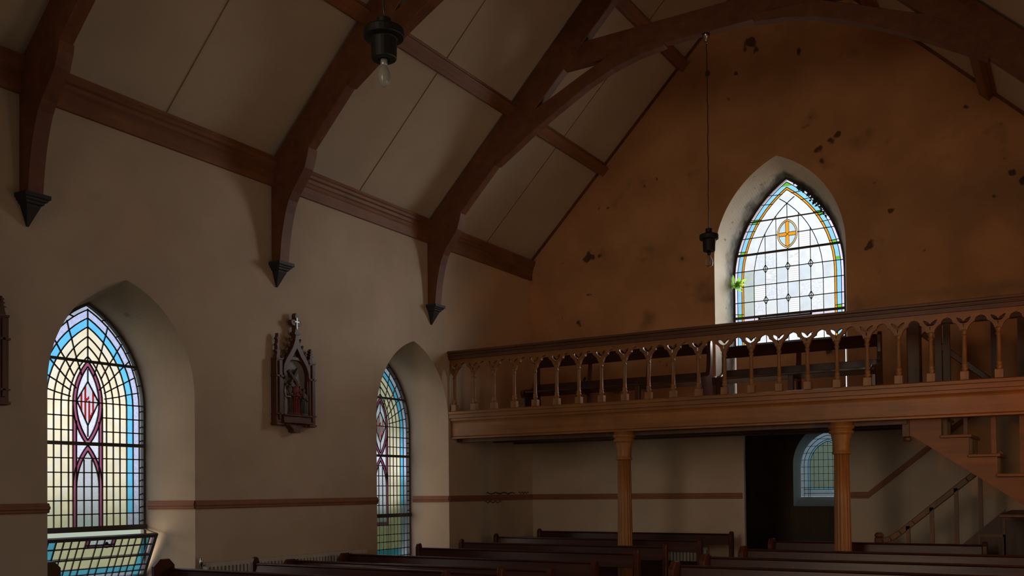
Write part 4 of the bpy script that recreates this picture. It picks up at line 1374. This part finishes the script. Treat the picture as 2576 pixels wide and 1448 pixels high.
# ------------------------------------------------------------------ hanging lamps
def lamp(label, x, y, ztop, zc, rb, frosted, kk):
    T = thing('pendant_lamp', label, 'lamp', (x, y, zc), 'lamps hung from the trusses')
    mb = MB(); rn = random.Random(kk)
    pts = []
    nseg = 40
    for i in range(nseg+1):
        t = i/nseg
        pts.append((x+.004*rn.uniform(-1, 1)+.010*(1-t)*sin(3*t), y+.004*rn.uniform(-1, 1), ztop+(zc+.45-ztop)*t))
    mb.tube(pts, .0065, 6)
    mb.build('chain', 'chain', T)
    mb = MB()
    mb.lathe([(.006, ztop-.09), (.012, ztop-.075), (.012, ztop-.06), (.03, ztop-.045), (.042, ztop-.02), (.045, ztop)], (x, y, 0), 16)
    mb.tube([(x+.02*cos(a), y, ztop-.09+.02*sin(a)) for a in [i*pi/6 for i in range(-9, 4)]], .005, 6)
    mb.build('ceiling_hook', 'brass', T)
    mb = MB()
    r2 = rb*.66 if not frosted else rb*.64
    mb.lathe([(.012, zc+.45), (rb*.36, zc+.445), (rb*.36, zc+.40), (rb*.40, zc+.395), (rb*.97, zc+.375), (rb, zc+.365), (rb, zc+.325), (rb*.97, zc+.318), (r2, zc+.312), (r2*.97, zc+.19), (r2*.90, zc+.178), (r2*.5, zc+.178), (r2*.5, zc+.185), (.02, zc+.185)], (x, y, 0), 28, smooth=False)
    mb.build('lamp_housing', 'iron', T, .004)
    mb = MB()
    mb.lathe([(.022, zc+.18), (.022, zc+.145), (.018, zc+.14)], (x, y, 0), 16)
    mb.build('socket', 'silver' if frosted else 'iron', T)
    mb = MB()
    if frosted:
        mb.lathe([(.016, zc+.142), (.024, zc+.13), (.036, zc+.10), (.040, zc+.075), (.036, zc+.045), (.026, zc+.02), (.012, zc+.003), (.002, zc)], (x, y, 0), 20)
        mb.build('bulb', 'frosted', T)
    else:
        mb.lathe([(.017, zc+.145), (.019, zc+.12), (.030, zc+.098), (.042, zc+.07), (.045, zc+.045), (.038, zc+.018), (.022, zc+.004), (.003, zc)], (x, y, 0), 20)
        bl = mb.build('bulb', 'bulb', T)
        mb = MB()
        for q in range(3):
            mb.tube([(x+.012*cos(q*2.1), y+.012*sin(q*2.1), zc+.12), (x+.014*cos(q*2.1), y+.014*sin(q*2.1), zc+.07), (x+.006*cos(q*2.1), y+.006*sin(q*2.1), zc+.04)], .0025, 5)
        mb.build('filament', 'silver', bl)
lamp('black pendant lamp hanging close to the camera with a frosted candle bulb', -3.817, 4.80, 6.885, 4.19, .132, True, 3)
lamp('black pendant lamp on a long chain in front of the gable, clear round bulb', -3.70, 10.64, 6.885, 4.161, .110, False, 5)

# ------------------------------------------------------------------ radiators
def radiator(label, a, b, axis, base, z0_, z1_, sg, valve):
    """panel radiator with vertical flutes between a and b along an axis"""
    f = (lambda u, d, z: (base+sg*d, u, z)) if axis == 'y' else (lambda u, d, z: (u, base+sg*d, z))
    c = f((a+b)/2, 0, z0_)
    T = thing('radiator', label, 'radiator', c)
    mb = MB()
    n_ = int((b-a)/.05)
    st_ = (b-a)/n_
    prof = []
    for i in range(n_):
        u = a+i*st_
        prof += [(u, .045), (u+st_*.12, .09), (u+st_*.6, .09), (u+st_*.72, .045)]
    prof += [(b, .075), (b, .03), (a, .03)]
    mb.prism(prof, lambda u, d, t: f(u, d, t), z0_+.04, z1_-.04)
    for (p, q) in ((z0_, z0_+.04), (z1_-.04, z1_)):
        mb.prism([(a, .03), (b, .03), (b, .082), (a, .082)], lambda u, d, t: f(u, d, t), p, q)
    mb.build('panel', 'radiator', T)
    mb = MB()
    for u in (a+.15, b-.15):
        mb.prism([(u-.02, 0), (u+.02, 0), (u+.02, .035), (u-.02, .035)], lambda p, d, t: f(p, d, t), z0_+.1, z1_-.1)
    mb.build('wall_bracket', 'radiator', T)
    mb = MB()
    q = Vector(f(a-.04, .055, 0)) if valve else Vector(f(b+.04, .055, 0))
    mb.tube([(q.x, q.y, 0), (q.x, q.y, z0_+.07)], .011, 8)
    q2 = Vector(f(a, .055, z0_+.07)) if valve else Vector(f(b, .055, z0_+.07))
    mb.tube([(q.x, q.y, z0_+.07), q2], .011, 8)
    mb.lathe([(.022, z0_+.06), (.024, z0_+.09), (.02, z0_+.13), (.008, z0_+.14)], (q.x, q.y, 0), 12)
    if valve:
        mb.lathe([(.016, z1_-.03), (.018, z1_+.02), (.014, z1_+.05), (.006, z1_+.06)], (q.x, q.y, 0), 12)
        mb.tube([(q.x, q.y, z1_-.02), f(a, .055, z1_-.02)], .010, 8)
    mb.build('valve', 'brass', T)
radiator('long white fluted radiator on the left wall between the two windows', 6.64, 9.15, 'y', XL+.003, .20, .89, 1, True)
radiator('white fluted radiator on the back wall behind the rear pews', -5.55, -4.72, 'x', YB-.003, .14, .74, -1, False)

# ------------------------------------------------------------------ plants growing in the gallery window
def leaf(mb, p, d, L, w, bend):
    p, d = Vector(p), Vector(d).normalized()
    sdir = d.cross(Vector((0, 1, .2))).normalized()
    q = []
    nn = 5
    vs, fs = [], []
    for i in range(nn+1):
        t = i/nn
        c = p+d*(L*t)+Vector((0, 0, -bend*t*t*L))
        ww = w*sin(pi*(.08+.92*t))*.5 if i < nn else .001
        vs += [c-sdir*ww, c+Vector((0, -.004, .004)), c+sdir*ww]
    for i in range(nn):
        for k in (0, 1):
            fs.append((i*3+k, i*3+k+1, i*3+k+4, i*3+k+3))
    mb.add(vs, fs)
F = thing('fern', 'small green fern sprouting from the left side of the gallery window', 'plant', (XN-.77, 13.84, 4.57))
rn = random.Random(11)
mb = MB(); mb2 = MB()
base = Vector((XN-.765, 13.845, 4.56))
for i in range(15):
    a = rn.uniform(-.2, 2.6)
    leaf(mb, base+Vector((rn.uniform(-.02, .05), -.01, rn.uniform(-.02, .05))), (cos(a)*.8+.15, rn.uniform(-.6, -.1), sin(a)), rn.uniform(.12, .22), rn.uniform(.035, .055), rn.uniform(.1, .6))
mb.build('fronds', 'leaf', F)
for i in range(6):
    a = rn.uniform(0, 3)
    mb2.tube([base, base+Vector((cos(a)*.04, -.02, sin(a)*.05))], .004, 5)
mb2.build('stems', 'ivy', F)
I = thing('ivy', 'dark ivy and moss along the upper right edge of the gallery window', 'plant', (XN+.45, 13.86, 5.7))
mb = MB()
for i in range(70):
    z = 5.44+.52*rn.random()**.8
    hw_ = (.785-1.682+.005)+sqrt(1.68**2-(z-4.65)**2)
    p = Vector((XN+.008+hw_-abs(rn.gauss(0, .03)), 13.88-rn.uniform(0, .03), z))
    a = rn.uniform(0, 6.28)
    leaf(mb, p, (cos(a), rn.uniform(-.5, 0), sin(a)), rn.uniform(.025, .055), rn.uniform(.018, .035), .2)
mb.build('leaves', 'ivy', I)
mb = MB()
mb.tube([(XN+.008+(.785-1.682)+sqrt(1.68**2-(z-4.65)**2)-.004, 13.885, z) for z in [5.44+.04*i for i in range(14)]], .006, 5)
mb.build('stem', 'ivy', I)

# ------------------------------------------------------------------ lit wall lamp near the stair foot, beyond the right edge of the frame
LP = thing('wall_lamp', 'lit amber lamp on the right wall beside the stairs', 'lamp', (XR-.01, 9.6, 2.2))
mb = MB(); mb.box(XR-.02, XR-.001, 9.53, 9.67, 2.05, 2.35); mb.tube([(XR-.01, 9.6, 2.2), (XR-.16, 9.6, 2.17), (XR-.16, 9.6, 2.22)], .012, 8)
mb.build('bracket', 'iron', LP)
mb = MB(); mb.ball((XR-.16, 9.6, 2.29), .06, 0, 16, 10, (1, 1, 1.15)); mb.build('bulb', 'lit', LP)
